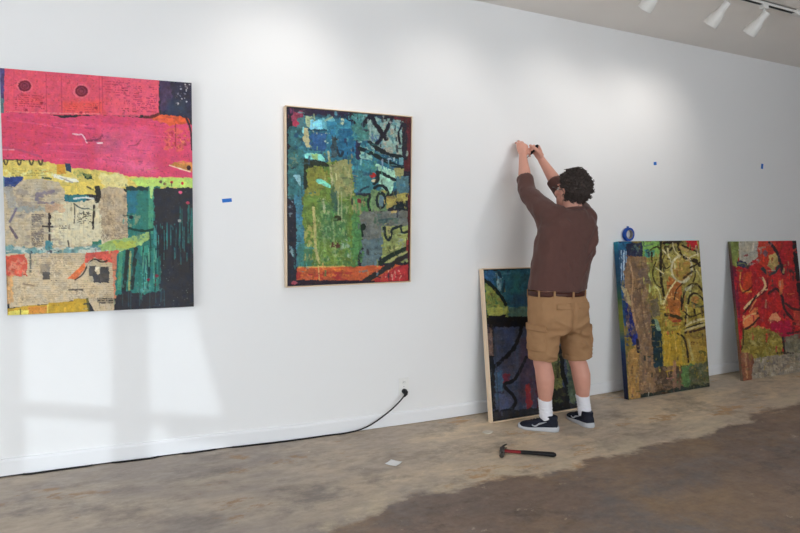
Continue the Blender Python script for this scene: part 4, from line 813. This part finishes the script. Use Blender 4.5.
for _ in range(700):                                                             # loose locks
    i, j = rr.randrange(nv), rr.randrange(nu)
    if cov[i, j] < .8 or rad_[i, j] < .012: continue
    p = W3[i, j]; n_ = nz(D[i, j, 0] * hs + D[i, j, 1] * hf + D[i, j, 2] * hu); t1 = nz(np.cross(n_, V(rr.random() - .5, rr.random() - .5, rr.random() - .5))); t2 = np.cross(n_, t1)
    r0 = rr.uniform(.006, .011); a0 = rr.uniform(0, 6.28)
    pts = [p - n_ * .004 + n_ * .011 * k / 7 + (t1 * math.cos(a0 + k * .75) + t2 * math.sin(a0 + k * .75)) * r0 for k in range(8)]
    hb.tube(pts, [.0020, .0026, .0028, .0028, .0026, .0023, .0018, .0010], 5)
hb.build('hair', M['hair'], MAN, True)

# ---- glasses
g = MB()
for sx in (-1, 1):
    c0 = HD(.104, sx * .034, .004)
    g.tube([c0 + hs * math.cos(k) * .025 + hu * math.sin(k) * .019 for k in np.linspace(0, 2 * math.pi, 25)], .0018, 8)
    g.tube([HD(.104, sx * .059, .010), HD(.098, sx * .074, .012), HD(.05, sx * .083, .012), HD(.0, sx * .086, .014), HD(-.018, sx * .086, .004)], [.0022, .0024, .0022, .0020, .0018], 8)
g.tube([HD(.105, -.010, .008), HD(.109, 0, .010), HD(.105, .010, .008)], .0018, 8)
g.build('glasses', M['lens'], MAN, True)

# ---- cloth helpers
def ring_(c, rx, ry, ex=2.0, n=40, dz=None):
    out = []
    for k in np.linspace(0, 2 * math.pi, n, endpoint=False):
        ck, sk = math.cos(k), math.sin(k); f = (abs(ck) ** ex + abs(sk) ** ex) ** (-1 / ex)
        out.append(np.array(c) + X_ * rx * ck * f + Y_ * ry * sk * f + (Z_ * dz(ck, sk) if dz else 0))
    return out
def wrinkle(me, fn):
    co, no = mesh_np(me); d = fn(co); co = co + no * d[:, None]; me.vertices.foreach_set('co', co.ravel()); me.update(); return me
def fold(co, p, q, w, h):
    """raised crease along a segment"""
    p, q = np.array(p), np.array(q); d = q - p; t = np.clip(((co - p) @ d) / (d @ d), 0, 1); r = np.linalg.norm(co - p - t[:, None] * d, axis=1)
    return h * np.exp(-(r / w) ** 2) * np.sin(np.pi * np.clip(t, .05, .95))
def sleeve(mb, pts, rad, inset=.07):
    pts = [np.array(p) for p in pts]; d = nz(pts[-1] - pts[-2])
    mb.tube(pts + [pts[-1] - d * .004, pts[-1] - d * inset], rad + [rad[-1] - .010, rad[-1] - .014], 28)
def patch(src, pick, off, name, m, parent):
    """a second layer of cloth sewn on: the picked faces lifted off the garment"""
    co, no = mesh_np(src); fs = [tuple(p.vertices) for p in src.polygons]; cen = np.array([co[list(f)].mean(0) for f in fs]); nn = np.array([no[list(f)].mean(0) for f in fs])
    sel = np.flatnonzero(pick(cen, nn)); ids = sorted({i for k in sel for i in fs[k]}); mp = {i: j for j, i in enumerate(ids)}; n = len(ids)
    top = [co[i] + no[i] * off for i in ids]; bot = [co[i] - no[i] * .002 for i in ids]; F = []; edges = {}
    for k in sel:
        f = [mp[i] for i in fs[k]]; F.append(tuple(f))
        for a_, b_ in zip(f, f[1:] + f[:1]): edges[(a_, b_)] = 1
    for (a_, b_) in list(edges):
        if (b_, a_) not in edges: F.append((a_ + 0, a_ + n, b_ + n, b_))
    mb = MB(); mb.add(top + bot, F); return mb.build(name, m, parent, True)

# ---- shirt
S = MB()
SHC = [(V(2.556, -.532, .915), .196, .152), (V(2.558, -.532, .93), .200, .156), (V(2.566, -.535, 1.02), .197, .152), (V(2.580, -.542, 1.13), .200, .150), (V(2.596, -.550, 1.23), .205, .148), (V(2.612, -.560, 1.32), .200, .140), (V(2.622, -.568, 1.372), .168, .112), (V(2.628, -.575, 1.410), .112, .088), (V(2.631, -.575, 1.436), .074, .070)]
S.rings([ring_(V(2.556, -.532, .975), .176, .132)] + [ring_(V(2.556, -.532, .918), .186, .142)] + [ring_(c, rx, ry, 2.25) for c, rx, ry in SHC])
for sx in (-1, 1):
    s_, e, w_ = SH[sx], ELB[sx], WR[sx]
    c = lerp(e, w_, .40 if sx < 0 else .44)
    sleeve(S, [lerp(NECK0, s_, .45), lerp(NECK0, s_, .9), lerp(s_, e, .25), lerp(s_, e, .6), lerp(s_, e, .92), lerp(e, w_, .10), c], [.070, .080, .075, .066, .060, .058, .055])
    S.ell(s_ - Z_ * .03 + X_ * (-.012 * sx), (.066, .072, .080), None, 24, 16)
    S.tube([lerp(s_, e, .55) - Z_ * .02, lerp(s_, V(2.60, -.55, 1.22), .3) - Z_ * .06 + X_ * sx * .02, V(2.60 + sx * .13, -.55, 1.18)], [.052, .07, .055], 20, roundcap=True)
sm = remesh(S, .0075, 9)
def shirt_w(co):
    z = co[:, 2]; d = .010 * (fbm3(np.stack([co[:, 0] * 9 + z * 5, co[:, 1] * 9, z * 5 - co[:, 0] * 4], -1), 3) - .5)
    d += .006 * (fbm3(np.stack([co[:, 0] * 22, co[:, 1] * 22, z * 9], -1), 2) - .5)
    for p, q, w_, h in (((2.44, -.58, 1.30), (2.56, -.70, 1.06), .018, .010), ((2.43, -.60, 1.22), (2.62, -.70, 1.30), .014, .008), ((2.42, -.60, 1.14), (2.60, -.69, .98), .014, .008), ((2.74, -.67, 1.18), (2.60, -.70, .97), .014, .007), ((2.50, -.66, 1.38), (2.60, -.69, 1.24), .014, .007), ((2.72, -.66, 1.36), (2.66, -.69, 1.24), .014, .007), ((2.42, -.56, 1.26), (2.50, -.69, 1.00), .016, .009), ((2.43, -.52, 1.33), (2.66, -.71, 1.22), .018, .008), ((2.76, -.66, 1.32), (2.66, -.70, 1.10), .018, .009), ((2.80, -.58, 1.26), (2.72, -.69, 1.02), .016, .008), ((2.40, -.50, 1.0), (2.56, -.70, .95), .016, .006), ((2.50, -.69, 1.12), (2.53, -.70, .95), .014, .007), ((2.68, -.70, 1.06), (2.70, -.69, .94), .014, .007),
                         ((2.45, -.42, 1.52), (2.53, -.36, 1.46), .014, .008), ((2.46, -.47, 1.47), (2.56, -.44, 1.42), .014, .007), ((2.44, -.30, 1.58), (2.54, -.28, 1.54), .013, .007)):
        d += fold(co, p, q, w_ * .75, h * 2.2)
    d += .010 * (np.abs(vnoise(np.stack([co[:, 0] * 13 + z * 7, co[:, 1] * 13, z * 7 - co[:, 0] * 9], -1)) - .5) - .2)
    return d * 1.6
wrinkle(sm, shirt_w); shirt = link('shirt', sm, M['shirt'], MAN, True)
cpts = []
for k in np.linspace(0, 2 * math.pi, 41):
    cpts.append(V(2.633, -.575, 1.436) + X_ * math.cos(k) * .074 + Y_ * math.sin(k) * .072 + Z_ * (-.012 * math.sin(k) - .004))
MB().tube(cpts, [(.010, .0055)] * 41, 10, up=Z_).build('collar', M['shirt'], shirt, True)

# ---- shorts, belt
T_ = MB()
T_.rings([ring_(V(2.556, -.530, .918), .186, .143, 2.2), ring_(V(2.556, -.530, .905), .191, .148, 2.2), ring_(V(2.558, -.532, .84), .198, .156, 2.2), ring_(V(2.560, -.537, .77), .202, .160, 2.3), ring_(V(2.562, -.538, .70), .196, .150, 2.3), ring_(V(2.566, -.535, .66), .165, .120, 2.2), ring_(V(2.57, -.535, .64), .10, .08)])
for sx in (-1, 1):
    hp_, kn = HIP[sx], KNEE[sx]; e = kn + V(0, -.004, .005) 
    T_.ell(hp_ + V(-.01 * sx, -.072, -.04), (.085, .075, .10), None, 22, 14)
    P0 = [hp_ + V(.004 * sx, -.002, -.06), lerp(hp_, e, .35) + X_ * .006 * sx, lerp(hp_, e, .65) + X_ * .004 * sx, e, e + Z_ * .004, e + Z_ * .09]
    T_.tube(P0, [(.104, .118), (.100, .112), (.096, .104), (.093, .100), (.082, .089), (.074, .080)], 32, up=X_)
tm = remesh(T_, .0075, 5)
def shorts_w(co):
    x, y, z = co.T; d = .009 * (fbm3(np.stack([x * 12, y * 12, z * 16], -1), 3) - .5) + .009 * (np.abs(vnoise(np.stack([x * 18 + z * 9, y * 18, z * 26 - x * 10], -1)) - .5) - .22) * np.clip((.80 - z) / .2, 0, 1)
    d -= .010 * np.exp(-((x - 2.562) / .012) ** 2) * np.clip((z - .62) / .05, 0, 1) * np.clip((.86 - z) / .05, 0, 1) * (y < -.58)          # seat seam
    d -= .003 * np.exp(-((z - .492) / .003) ** 2)                                                                                       # hem stitching
    for p, q, w_, h in (((2.54, -.68, .70), (2.42, -.66, .76), .014, .008), ((2.55, -.68, .68), (2.40, -.62, .64), .014, .010), ((2.58, -.68, .69), (2.72, -.66, .76), .014, .008), ((2.58, -.67, .67), (2.76, -.62, .62), .014, .010), ((2.50, -.64, .60), (2.38, -.56, .55), .013, .010), ((2.66, -.64, .60), (2.78, -.60, .53), .013, .010), ((2.67, -.63, .55), (2.80, -.58, .60), .012, .009), ((2.40, -.62, .53), (2.50, -.62, .50), .012, .008)):
        d += fold(co, p, q, w_, h * 1.9)
    return d * 1.6
wrinkle(tm, shorts_w); shorts = link('shorts', tm, M['shorts'], MAN, True)
off_ = base_of(MAN); lm_ = tm.copy(); k = mesh_np(lm_)[0] + off_; lm_.vertices.foreach_set('co', k.ravel()); lm_.update()
patch(lm_, lambda c, n: (n[:, 0] < -.55) & (c[:, 2] > .545) & (c[:, 2] < .685) & (c[:, 1] < -.45) & (c[:, 1] > -.615) & (c[:, 0] < 2.45), .007, 'cargo_pocket', M['shorts'], shorts)
patch(lm_, lambda c, n: (n[:, 0] < -.45) & (c[:, 2] > .672) & (c[:, 2] < .712) & (c[:, 1] < -.44) & (c[:, 1] > -.622) & (c[:, 0] < 2.46), .0115, 'pocket_flap', M['shorts'], shorts)
patch(lm_, lambda c, n: (n[:, 0] > .55) & (c[:, 2] > .545) & (c[:, 2] < .69) & (c[:, 1] < -.45) & (c[:, 1] > -.615) & (c[:, 0] > 2.70), .011, 'cargo_pocket', M['shorts'], shorts)
for x0, x1 in ((2.435, 2.535), (2.595, 2.695)):
    patch(lm_, lambda c, n: (n[:, 1] < -.4) & (c[:, 2] > .815) & (c[:, 2] < .848) & (c[:, 0] > x0) & (c[:, 0] < x1), .005, 'pocket_flap', M['shorts'], shorts)
bpy.data.meshes.remove(lm_)
bt = MB(); bt.rings([ring_(V(2.556, -.530, z), .1935 + d, .150 + d, 2.2, 56) for z, d in ((.888, -.006), (.888, 0), (.9, .0015), (.918, 0), (.918, -.006))], False); bt.build('belt', M['belt'], MAN, True)
for k in (200, 232, 270, 308, 340, 30, 150):
    a_ = math.radians(k); ck, sk = math.cos(a_), math.sin(a_); f = (abs(ck) ** 2.2 + abs(sk) ** 2.2) ** (-1 / 2.2)
    c = V(2.556 + .1965 * ck * f, -.530 + .153 * sk * f, .902); n_ = nz(V(ck / .19, sk / .15, 0)); MB().box(c, (.014, .006, .050), [np.cross(Z_, n_), n_, Z_]).build('belt_loop', M['shorts'], shorts, bevel=.002)

# ---- socks and shoes
for sx in (-1, 1):
    an, kn, f, H = ANK[sx], KNEE[sx], FDIR[sx], HEEL[sx]; q = V(-f[1], f[0], 0); F3 = lambda a_, s2, z: H + f * a_ * .93 + q * s2 + Z_ * z
    top = lerp(an, kn, .30); sk_ = MB()
    sk_.tube([top - Z_ * .012, top, top - Z_ * .004, lerp(an, kn, .2), lerp(an, kn, .08), an - Z_ * .01, lerp(an, F3(.06, 0, .05), .7)], [(.036, .038), (.0445, .047), (.0455, .048), (.0425, .046), (.041, .046), (.041, .049), (.038, .050)], 24, up=X_)
    me = remesh(sk_, .005, 3); wrinkle(me, lambda co: .0022 * np.sin(co[:, 2] * 330 + 5 * vnoise(co * 25)) * np.clip(1.2 - np.abs(co[:, 2] - .13) / .05, 0, 1))
    link('sock', me, M['sock'], MAN, True)
    # upper: sections from heel to toe  (along, half width, height, side shift)
    U_ = MB(); secs = [(-.004, .022, .058, 0), (.004, .031, .086, 0), (.025, .036, .092, 0), (.055, .037, .078, 0), (.085, .037, .083, 0), (.115, .038, .078, .001), (.15, .042, .066, .003), (.19, .046, .055, .004), (.225, .043, .047, .004), (.25, .032, .038, .003), (.262, .016, .028, .002)]
    def sec(a_, hw, ht, sh, z0=.020):
        pr = [(-1, 0), (-1.03, .3), (-.92, .6), (-.66, .88), (-.3, 1), (.3, 1), (.66, .88), (.92, .6), (1.03, .3), (1, 0), (.6, -.06), (-.6, -.06)]
        return [F3(a_, sh + hw * u, z0 + (ht - z0) * v) for u, v in pr]
    U_.rings([sec(*s2) for s2 in secs]); 
    cl = MB(); cl.tube([F3(.052, 0, .060), F3(.050, 0, .092), F3(.049, 0, .103)], [(.046, .037), (.050, .039), (.048, .036)], 24, up=f)
    U_.v += []; U_.add(cl.v, cl.f)
    sh_ = link('shoe', remesh(U_, .0045, 4), M['shoe'], MAN, True)
    so = MB(); outl = []
    for a_, hw in ((-.014, .010), (-.010, .022), (.004, .034), (.03, .040), (.07, .0395), (.11, .041), (.15, .046), (.19, .050), (.225, .047), (.25, .037), (.266, .022), (.272, .008)): outl.append((a_, hw))
    per = [(a_, -hw) for a_, hw in outl] + [(a_, hw) for a_, hw in outl[::-1]]
    zt = lambda a_: .034 - .014 * np.clip(a_ / .2, 0, 1) + .010 * np.clip((a_ - .22) / .05, 0, 1)
    rs_ = [[F3(.13 + (a_ - .13) * k, s2 * k, z + zt(a_) * t) for a_, s2 in per] for k, z, t in ((.94, 0, 0), (.985, .003, 0), (1.0, .010, 0), (1.0, 0, .8), (.97, 0, 1), (.9, 0, 1))]
    so.rings(rs_).build('sole', M['sole'], sh_, True)
    # tick-like side mark and laces
    for sd in (-1, 1):
        mk = MB(); up_, lo_ = [], []
        for t in np.linspace(0, 1, 15):
            a_ = .168 - .10 * t; z = .040 + .026 * t ** 1.5 - .010 * math.sin(math.pi * min(t * 2.2, 1)); hw = float(np.interp(a_, [s2[0] for s2 in secs], [s2[1] for s2 in secs])); th_ = .0048 * math.sin(math.pi * min(.12 + t * .9, 1)) + .0008
            up_.append(F3(a_, sd * (hw * 1.035 + .0045), z + th_)); lo_.append(F3(a_, sd * (hw * 1.045 + .0045), z - th_))
        n = len(up_); inn = [p - q * sd * .005 for p in up_ + lo_]
        mk.add(up_ + lo_ + inn, [(i, i + 1, n + i + 1, n + i) for i in range(n - 1)] + [(2 * n + i + 1, 2 * n + i, i, i + 1) for i in range(n - 1)] + [(n + i, n + i + 1, 3 * n + i + 1, 3 * n + i) for i in range(n - 1)])
        mk.build('side_mark', M['mark'], sh_, True)
    lc = MB()
    for k in range(5):
        a_ = .098 + k * .020; z = float(np.interp(a_, [s2[0] for s2 in secs], [s2[2] for s2 in secs])) + .002
        lc.tube([F3(a_, -.022, z - .006), F3(a_ + .004, 0, z + .001), F3(a_, .022, z - .006)], .0024, 6)
    lc.build('laces', M['black'], sh_, True)

# ---- the tool in his right hand: handle along the grip, thin tip to the wall
GC = Kc - hR * .006 - bR * .024
ax_ = lR if lR[1] < 0 else -lR
t = root('screwdriver', 'dark-handled tool gripped in the right hand of the man', 'tool', GC)
MB().tube([GC + ax_ * .052, GC + ax_ * .047, GC + ax_ * .02, GC - ax_ * .03, GC - ax_ * .045, GC - ax_ * .052], [.009, .0125, .0115, .0115, .009, .006], 16, roundcap=True).build('handle', M['grip'], t, True)
tipL = min(.10, (GC[1] + .004) / ax_[1] if ax_[1] < 0 else .1)
MB().tube([GC - ax_ * .05, GC - ax_ * tipL], .0028, 10).build('shank', M['steel'], t, True)
# ------------------------------------------------------------------ small things on the wall and floor
# roll of painter's tape standing on the ochre canvas
R_o, R_i = .054, .034; tc_ = V(3.713, -.0245, 1.228 + R_o)
t = root('tape_roll', 'roll of blue masking tape standing upright on top of the ochre painting', 'tape roll', tc_ - V(0, 0, R_o))
def ringmesh(ro, ri, y0, y1, n=48):
    rs = []
    for k in range(n):
        c, s_ = math.cos(2 * math.pi * k / n), math.sin(2 * math.pi * k / n)
        rs.append([tc_ + V(c * r, y, s_ * r) for r, y in ((ro, y0), (ro, y1), (ri, y1), (ri, y0))])
    return MB().rings(rs + [rs[0]], False)
ringmesh(R_o, R_i + .003, -.013, .013).build('tape_winding', M['tapecore'], t, bevel=.0015); ringmesh(R_i + .003, R_i, -.013, .013).build('core', M['card'], t)
en = MB(); en.tube([tc_ + V(-.012, 0, R_o - .002), tc_ + V(-.006, 0, R_o + .006), tc_ + V(-.016, 0, R_o + .011)], [(.0012, .012)] * 3, 8, up=(0, 0, 1)); en.build('tape_end', M['tape'], t)
def wall_tape(x, z, w, h, rot, label):
    c, s_ = math.cos(rot), math.sin(rot); o = MB().box((x, -.0012, z), (w, .0016, h), [(c, 0, s_), (0, 1, 0), (-s_, 0, c)]).build('tape_piece', M['tape'], None, loc=(x, 0, z))
    tag(o, label, 'tape', 'blue tape marks on the wall')
wall_tape(.584, 1.468, .054, .021, .12, 'strip of blue tape on the wall beside the pink-topped painting')
wall_tape(4.021, 1.866, .032, .026, .1, 'small square of blue tape on the wall above the ochre painting')
wall_tape(5.408, 1.916, .03, .046, -.1, 'small upright piece of blue tape on the wall above the red painting')

# outlet and black lead
ox, oz = 1.716, .262
t = root('wall_outlet', 'white wall socket plate above the baseboard with a black plug in it', 'outlet', (ox, 0, oz))
MB().box((ox, -.0035, oz), (.074, .007, .118)).build('cover_plate', M['plastic'], t, bevel=.0025)
for dz in (.03, -.03):
    s_ = MB(); s_.ell((ox, -.007, oz + dz), (.017, .003, .015), None, 24, 8); s = s_.build('socket', M['plastic'], t, True)
    q = MB()
    for dx in (-.006, .006): q.box((ox + dx, -.0101, oz + dz + .002), (.002, .001, .008))
    q.build('slot', M['dark_slot'], s)
MB().ell((ox, -.0075, oz), (.003, .001, .003), None, 12, 6).build('screw', M['steel'], t, True)
t = root('power_cord', 'black power cord plugged into the wall socket, running left along the baseboard', 'cord', (ox, -.02, .2))
pz = oz - .03
p = MB(); p.tube([(ox, -.0095, pz), (ox, -.022, pz), (ox, -.036, pz - .003), (ox - .004, -.044, pz - .012), (ox - .014, -.044, pz - .024)], [.017, .018, .016, .012, .007], 16, roundcap=True); p.build('plug', M['cable'], t, True)
path = [(ox - .012, -.044, pz - .022), (1.66, -.042, .165), (1.60, -.04, .118), (1.52, -.04, .070), (1.45, -.04, .036), (1.38, -.034, .014), (1.28, -.026, None)]
x = 1.2
while x > -2.3:
    tuck = (.19 < x < .30) or (-.11 < x < -.03) or (.52 < x < .58) or x < -.46
    path.append((x, -.004 if tuck else -.0225 - .004 * math.sin(x * 9), None)); x -= .045
pts = [(x, y, (fz(x) + (.0045 if y < -.012 else .004)) if z is None else z + fz(x)) for x, y, z in path]
# one pass of corner rounding
q = [pts[0]]
for a0, b0 in zip(pts[:-1], pts[1:]): q += [tuple(np.array(a0) * .75 + np.array(b0) * .25), tuple(np.array(a0) * .25 + np.array(b0) * .75)]
MB().tube(q + [pts[-1]], .0048, 8, up=(0, 0, 1)).build('lead', M['cable'], t, True)

# scraps
c, s_ = math.cos(.62), math.sin(.62); px, py = 1.362, -.60
b = MB(); n = 9; P = lambda i, j: (px + c * (i - 4) * .0088 - s_ * (j - 4) * .0088, py + s_ * (i - 4) * .0088 + c * (j - 4) * .0088, fz(px) + .0025 + .0007 * ((i - 4) ** 2 + (j - 4) ** 2) / 4)
b.v = [P(i, j) for j in range(n) for i in range(n)]; b.f = [(j * n + i, j * n + i + 1, (j + 1) * n + i + 1, (j + 1) * n + i) for j in range(n - 1) for i in range(n - 1)]; b.m = [0] * len(b.f)
o = b.build('paper_scrap', M['paper'], None, True, loc=(px, py, fz(px))); o.modifiers.new('s', 'SOLIDIFY').thickness = .0015
tag(o, 'small square white paper scrap lying on the bare concrete floor', 'paper')
b = MB(); rs = []
for rr, zz in ((.036, .001), (.033, .005), (.022, .006), (.016, .004)):
    rs.append([(2.142 + rr * (1 + .14 * math.sin(3 * a_ + 1)) * math.cos(a_), -.37 + rr * .8 * (1 + .1 * math.sin(2 * a_)) * math.sin(a_), zz) for a_ in np.linspace(0, 2 * math.pi, 24, endpoint=False)])
o = b.rings(rs).build('plaster_chip', M['plaster'], None, True, loc=(2.142, -.37, 0)); tag(o, 'flat pale round chip on the floor by the corner of the leaning framed painting', 'chip')

# hammer
H0, H1 = V(2.012, -.715, 0), V(2.250, -.900, 0); hd = nz(H1 - H0); hp = V(-hd[1], hd[0], 0); hp = hp if hp[1] > 0 else -hp
z0 = fz(2.1) + .015
t = root('hammer', 'claw hammer with red and black handle lying on the floor near the man', 'hammer', (2.1, -.8, fz(2.1)))
hl = lambda a_, p_, z=0: H0 + hd * a_ + hp * p_ + V(0, 0, z0 + z)
b = MB(); b.tube([hl(.0, 0), hl(.03, 0), hl(.075, 0), hl(.10, 0)], [(.010, .014), (.009, .012), (.009, .012), (.010, .014)], 16, up=(0, 0, 1), roundcap=True); b.build('shaft', M['red'], t, True)
b = MB(); b.tube([hl(.095, 0), hl(.115, 0), hl(.19, 0, .001), hl(.262, 0, .001), hl(.288, 0), hl(.292, 0)], [(.0095, .0125), (.011, .0145), (.0115, .015), (.013, .0165), (.0135, .018), (.011, .015)], 18, up=(0, 0, 1), roundcap=True); b.build('grip', M['grip'], t, True)
hm = MB()
hm.tube([hl(-.004, -.082), hl(-.004, -.066), hl(-.004, -.062), hl(-.004, -.045), hl(-.004, -.03)], [.0135, .0140, .0128, .0105, .0105], 20, up=(0, 0, 1))
hm.box(hl(-.004, 0), (.030, .066, .026), [hd, hp, (0, 0, 1)])
for sg in (-1, 1):
    hm.tube([hl(-.004, .02, sg * .004), hl(-.004, .045, sg * .006), hl(.006, .068, sg * .009), hl(.022, .086, sg * .0115)], [(.011, .0085), (.009, .007), (.0055, .0055), (.0022, .004)], 12, up=hd)
link('head', remesh(hm, .0022, 3), M['steel'], t, True)

# ------------------------------------------------------------------ track lights
TY = -.85
t = root('lighting_track', 'white ceiling track with a dark slot that carries the spotlights', 'track', (3.6, TY, ZC))
t['label'] = 'ceiling lighting track with a dark slot, carrying the white spotlights'
r = MB(); rx0, rx1 = -.6, 6.4; cx = (rx0 + rx1) / 2; L = rx1 - rx0
r.box((cx, TY, ZC - .004), (L, .036, .008)).box((cx, TY - .0155, ZC - .012), (L, .005, .022)).box((cx, TY + .0155, ZC - .012), (L, .005, .022)); r.build('rail', M['white_metal'], t)
MB().box((cx, TY, ZC - .0165), (L, .026, .010)).build('slot', M['dark_slot'], t)
for x in (4.44,): MB().box((x, TY, ZC - .016), (.10, .044, .034)).build('connector', M['white_metal'], t, bevel=.004)
PWR = 7.8
def spot(x, dx, label, power, beam=96):
    t = root('track_light', label, 'spotlight', (x, TY, ZC - .03), 'white spotlights on the ceiling track')
    MB().box((x, TY, ZC - .033), (.052, .034, .034)).build('adapter', M['white_metal'], t, bevel=.003)
    MB().tube([(x, TY, ZC - .045), (x, TY, ZC - .085)], .007, 12).build('stem', M['white_metal'], t, True)
    d = nz(V(dx, .70, -.70)); p0 = V(x, TY, ZC - .095) - d * .03
    MB().ell((x, TY, ZC - .088), (.013, .013, .013), None, 14, 8).build('swivel', M['white_metal'], t, True)
    prof = [(0, .020), (.004, .025), (.05, .026), (.072, .030), (.095, .040), (.13, .047), (.162, .050), (.166, .049), (.166, .043), (.146, .039), (.136, .012)]
    hb = MB(); hb.tube([p0 + d * a_ for a_, _ in prof], [r_ for _, r_ in prof], 28); 
    u = nz(np.cross(d, (0, 0, 1))); w_ = np.cross(d, u)
    hb = MB(); hb.rings([[p0 + d * a_ + (u * math.cos(k) + w_ * math.sin(k)) * r_ for k in np.linspace(0, 2 * math.pi, 28, endpoint=False)] for a_, r_ in prof]); hb.build('housing', M['white_metal'], t, True)
    MB().rings([[p0 + d * .142 + (u * math.cos(k) + w_ * math.sin(k)) * r_ for k in np.linspace(0, 2 * math.pi, 24, endpoint=False)] for r_ in (.036, .02, .004)]).build('bulb', M['bulb'], t)
    l = bpy.data.lights.new('lamp', 'SPOT'); l.energy = power; l.spot_size = math.radians(beam); l.spot_blend = 1; l.shadow_soft_size = .03; l.color = (1, .94, .87)
    o = bpy.data.objects.new('lamp', l); C.objects.link(o); pos = p0 + d * .174; o.location = pos
    o.rotation_euler = Vector(d).to_track_quat('-Z', 'Y').to_euler()
spot(3.043, -.12, 'white spotlight cut off by the top of the photo, left of the other two', PWR)
spot(3.655, -.10, 'white bottle-shaped spotlight, left of the close pair on the ceiling track', PWR)
spot(4.060, -.10, 'white bottle-shaped spotlight, right of the close pair on the ceiling track', PWR)
spot(2.05, -.05, 'white ceiling spotlight on the track left of the one cut by the photo edge', PWR * .9)
spot(.95, -.05, 'white ceiling spotlight on the track above the framed blue-green painting', PWR * 1.3)

# ------------------------------------------------------------------ daylight, camera
wd = bpy.data.worlds.new('day'); bpy.context.scene.world = wd; wd.use_nodes = True
bg = wd.node_tree.nodes['Background']; bg.inputs[0].default_value = (.90, .945, 1, 1); bg.inputs[1].default_value = 7.6
def portal(loc, rot, sx, sy):
    l = bpy.data.lights.new('daylight_portal', 'AREA'); l.shape = 'RECTANGLE'; l.size = sx; l.size_y = sy; l.cycles.is_portal = True
    o = bpy.data.objects.new('daylight_portal', l); C.objects.link(o); o.location = loc; o.rotation_euler = rot
portal((XL - .15, (WY0 + WY1) / 2, (WZ0 + WZ1) / 2), (0, math.radians(-90), 0), WZ1 - WZ0, WY1 - WY0)
portal(((BX0 + BX1) / 2, YB - .15, (BZ0 + BZ1) / 2), (math.radians(90), 0, 0), BX1 - BX0, BZ1 - BZ0)
l = bpy.data.lights.new('sun', 'SUN'); l.energy = .8; l.angle = math.radians(.7); l.color = (.86, .93, 1)
o = bpy.data.objects.new('sun', l); C.objects.link(o); o.rotation_euler = Vector(SUN).to_track_quat('-Z', 'Y').to_euler(); o.location = (-6, -6, 4)

cam = bpy.data.cameras.new('camera'); co = bpy.data.objects.new('camera', cam); C.objects.link(co)
cam.sensor_fit = 'HORIZONTAL'; cam.sensor_width = 36; cam.lens = 590.08 / 800 * 36; cam.clip_start = .05
yaw, pitch, roll = (math.radians(v) for v in (25.76137786, -2.93034138, .09362347))
Fd = V(math.sin(yaw) * math.cos(pitch), math.cos(yaw) * math.cos(pitch), math.sin(pitch)); R0 = V(math.cos(yaw), -math.sin(yaw), 0); U0 = np.cross(R0, Fd)
Rr = R0 * math.cos(roll) + U0 * math.sin(roll); Uu = np.cross(Rr, Fd)
m = Matrix.Identity(4)
for i in range(3): m[i][0], m[i][1], m[i][2] = Rr[i], Uu[i], -Fd[i]
m[0][3], m[1][3], m[2][3] = 0, -3.5, 1.2637
co.matrix_world = m; bpy.context.scene.camera = co
sc = bpy.context.scene
sc.view_settings.view_transform = 'Standard'; sc.view_settings.look = 'None'; sc.view_settings.exposure = 0.17; sc.view_settings.gamma = 1; sc.view_settings.use_curve_mapping = False
sc.cycles.use_denoising = True; sc.cycles.max_bounces = 10; sc.cycles.diffuse_bounces = 6; sc.cycles.sample_clamp_indirect = 6; sc.cycles.caustics_reflective = False; sc.cycles.caustics_refractive = False
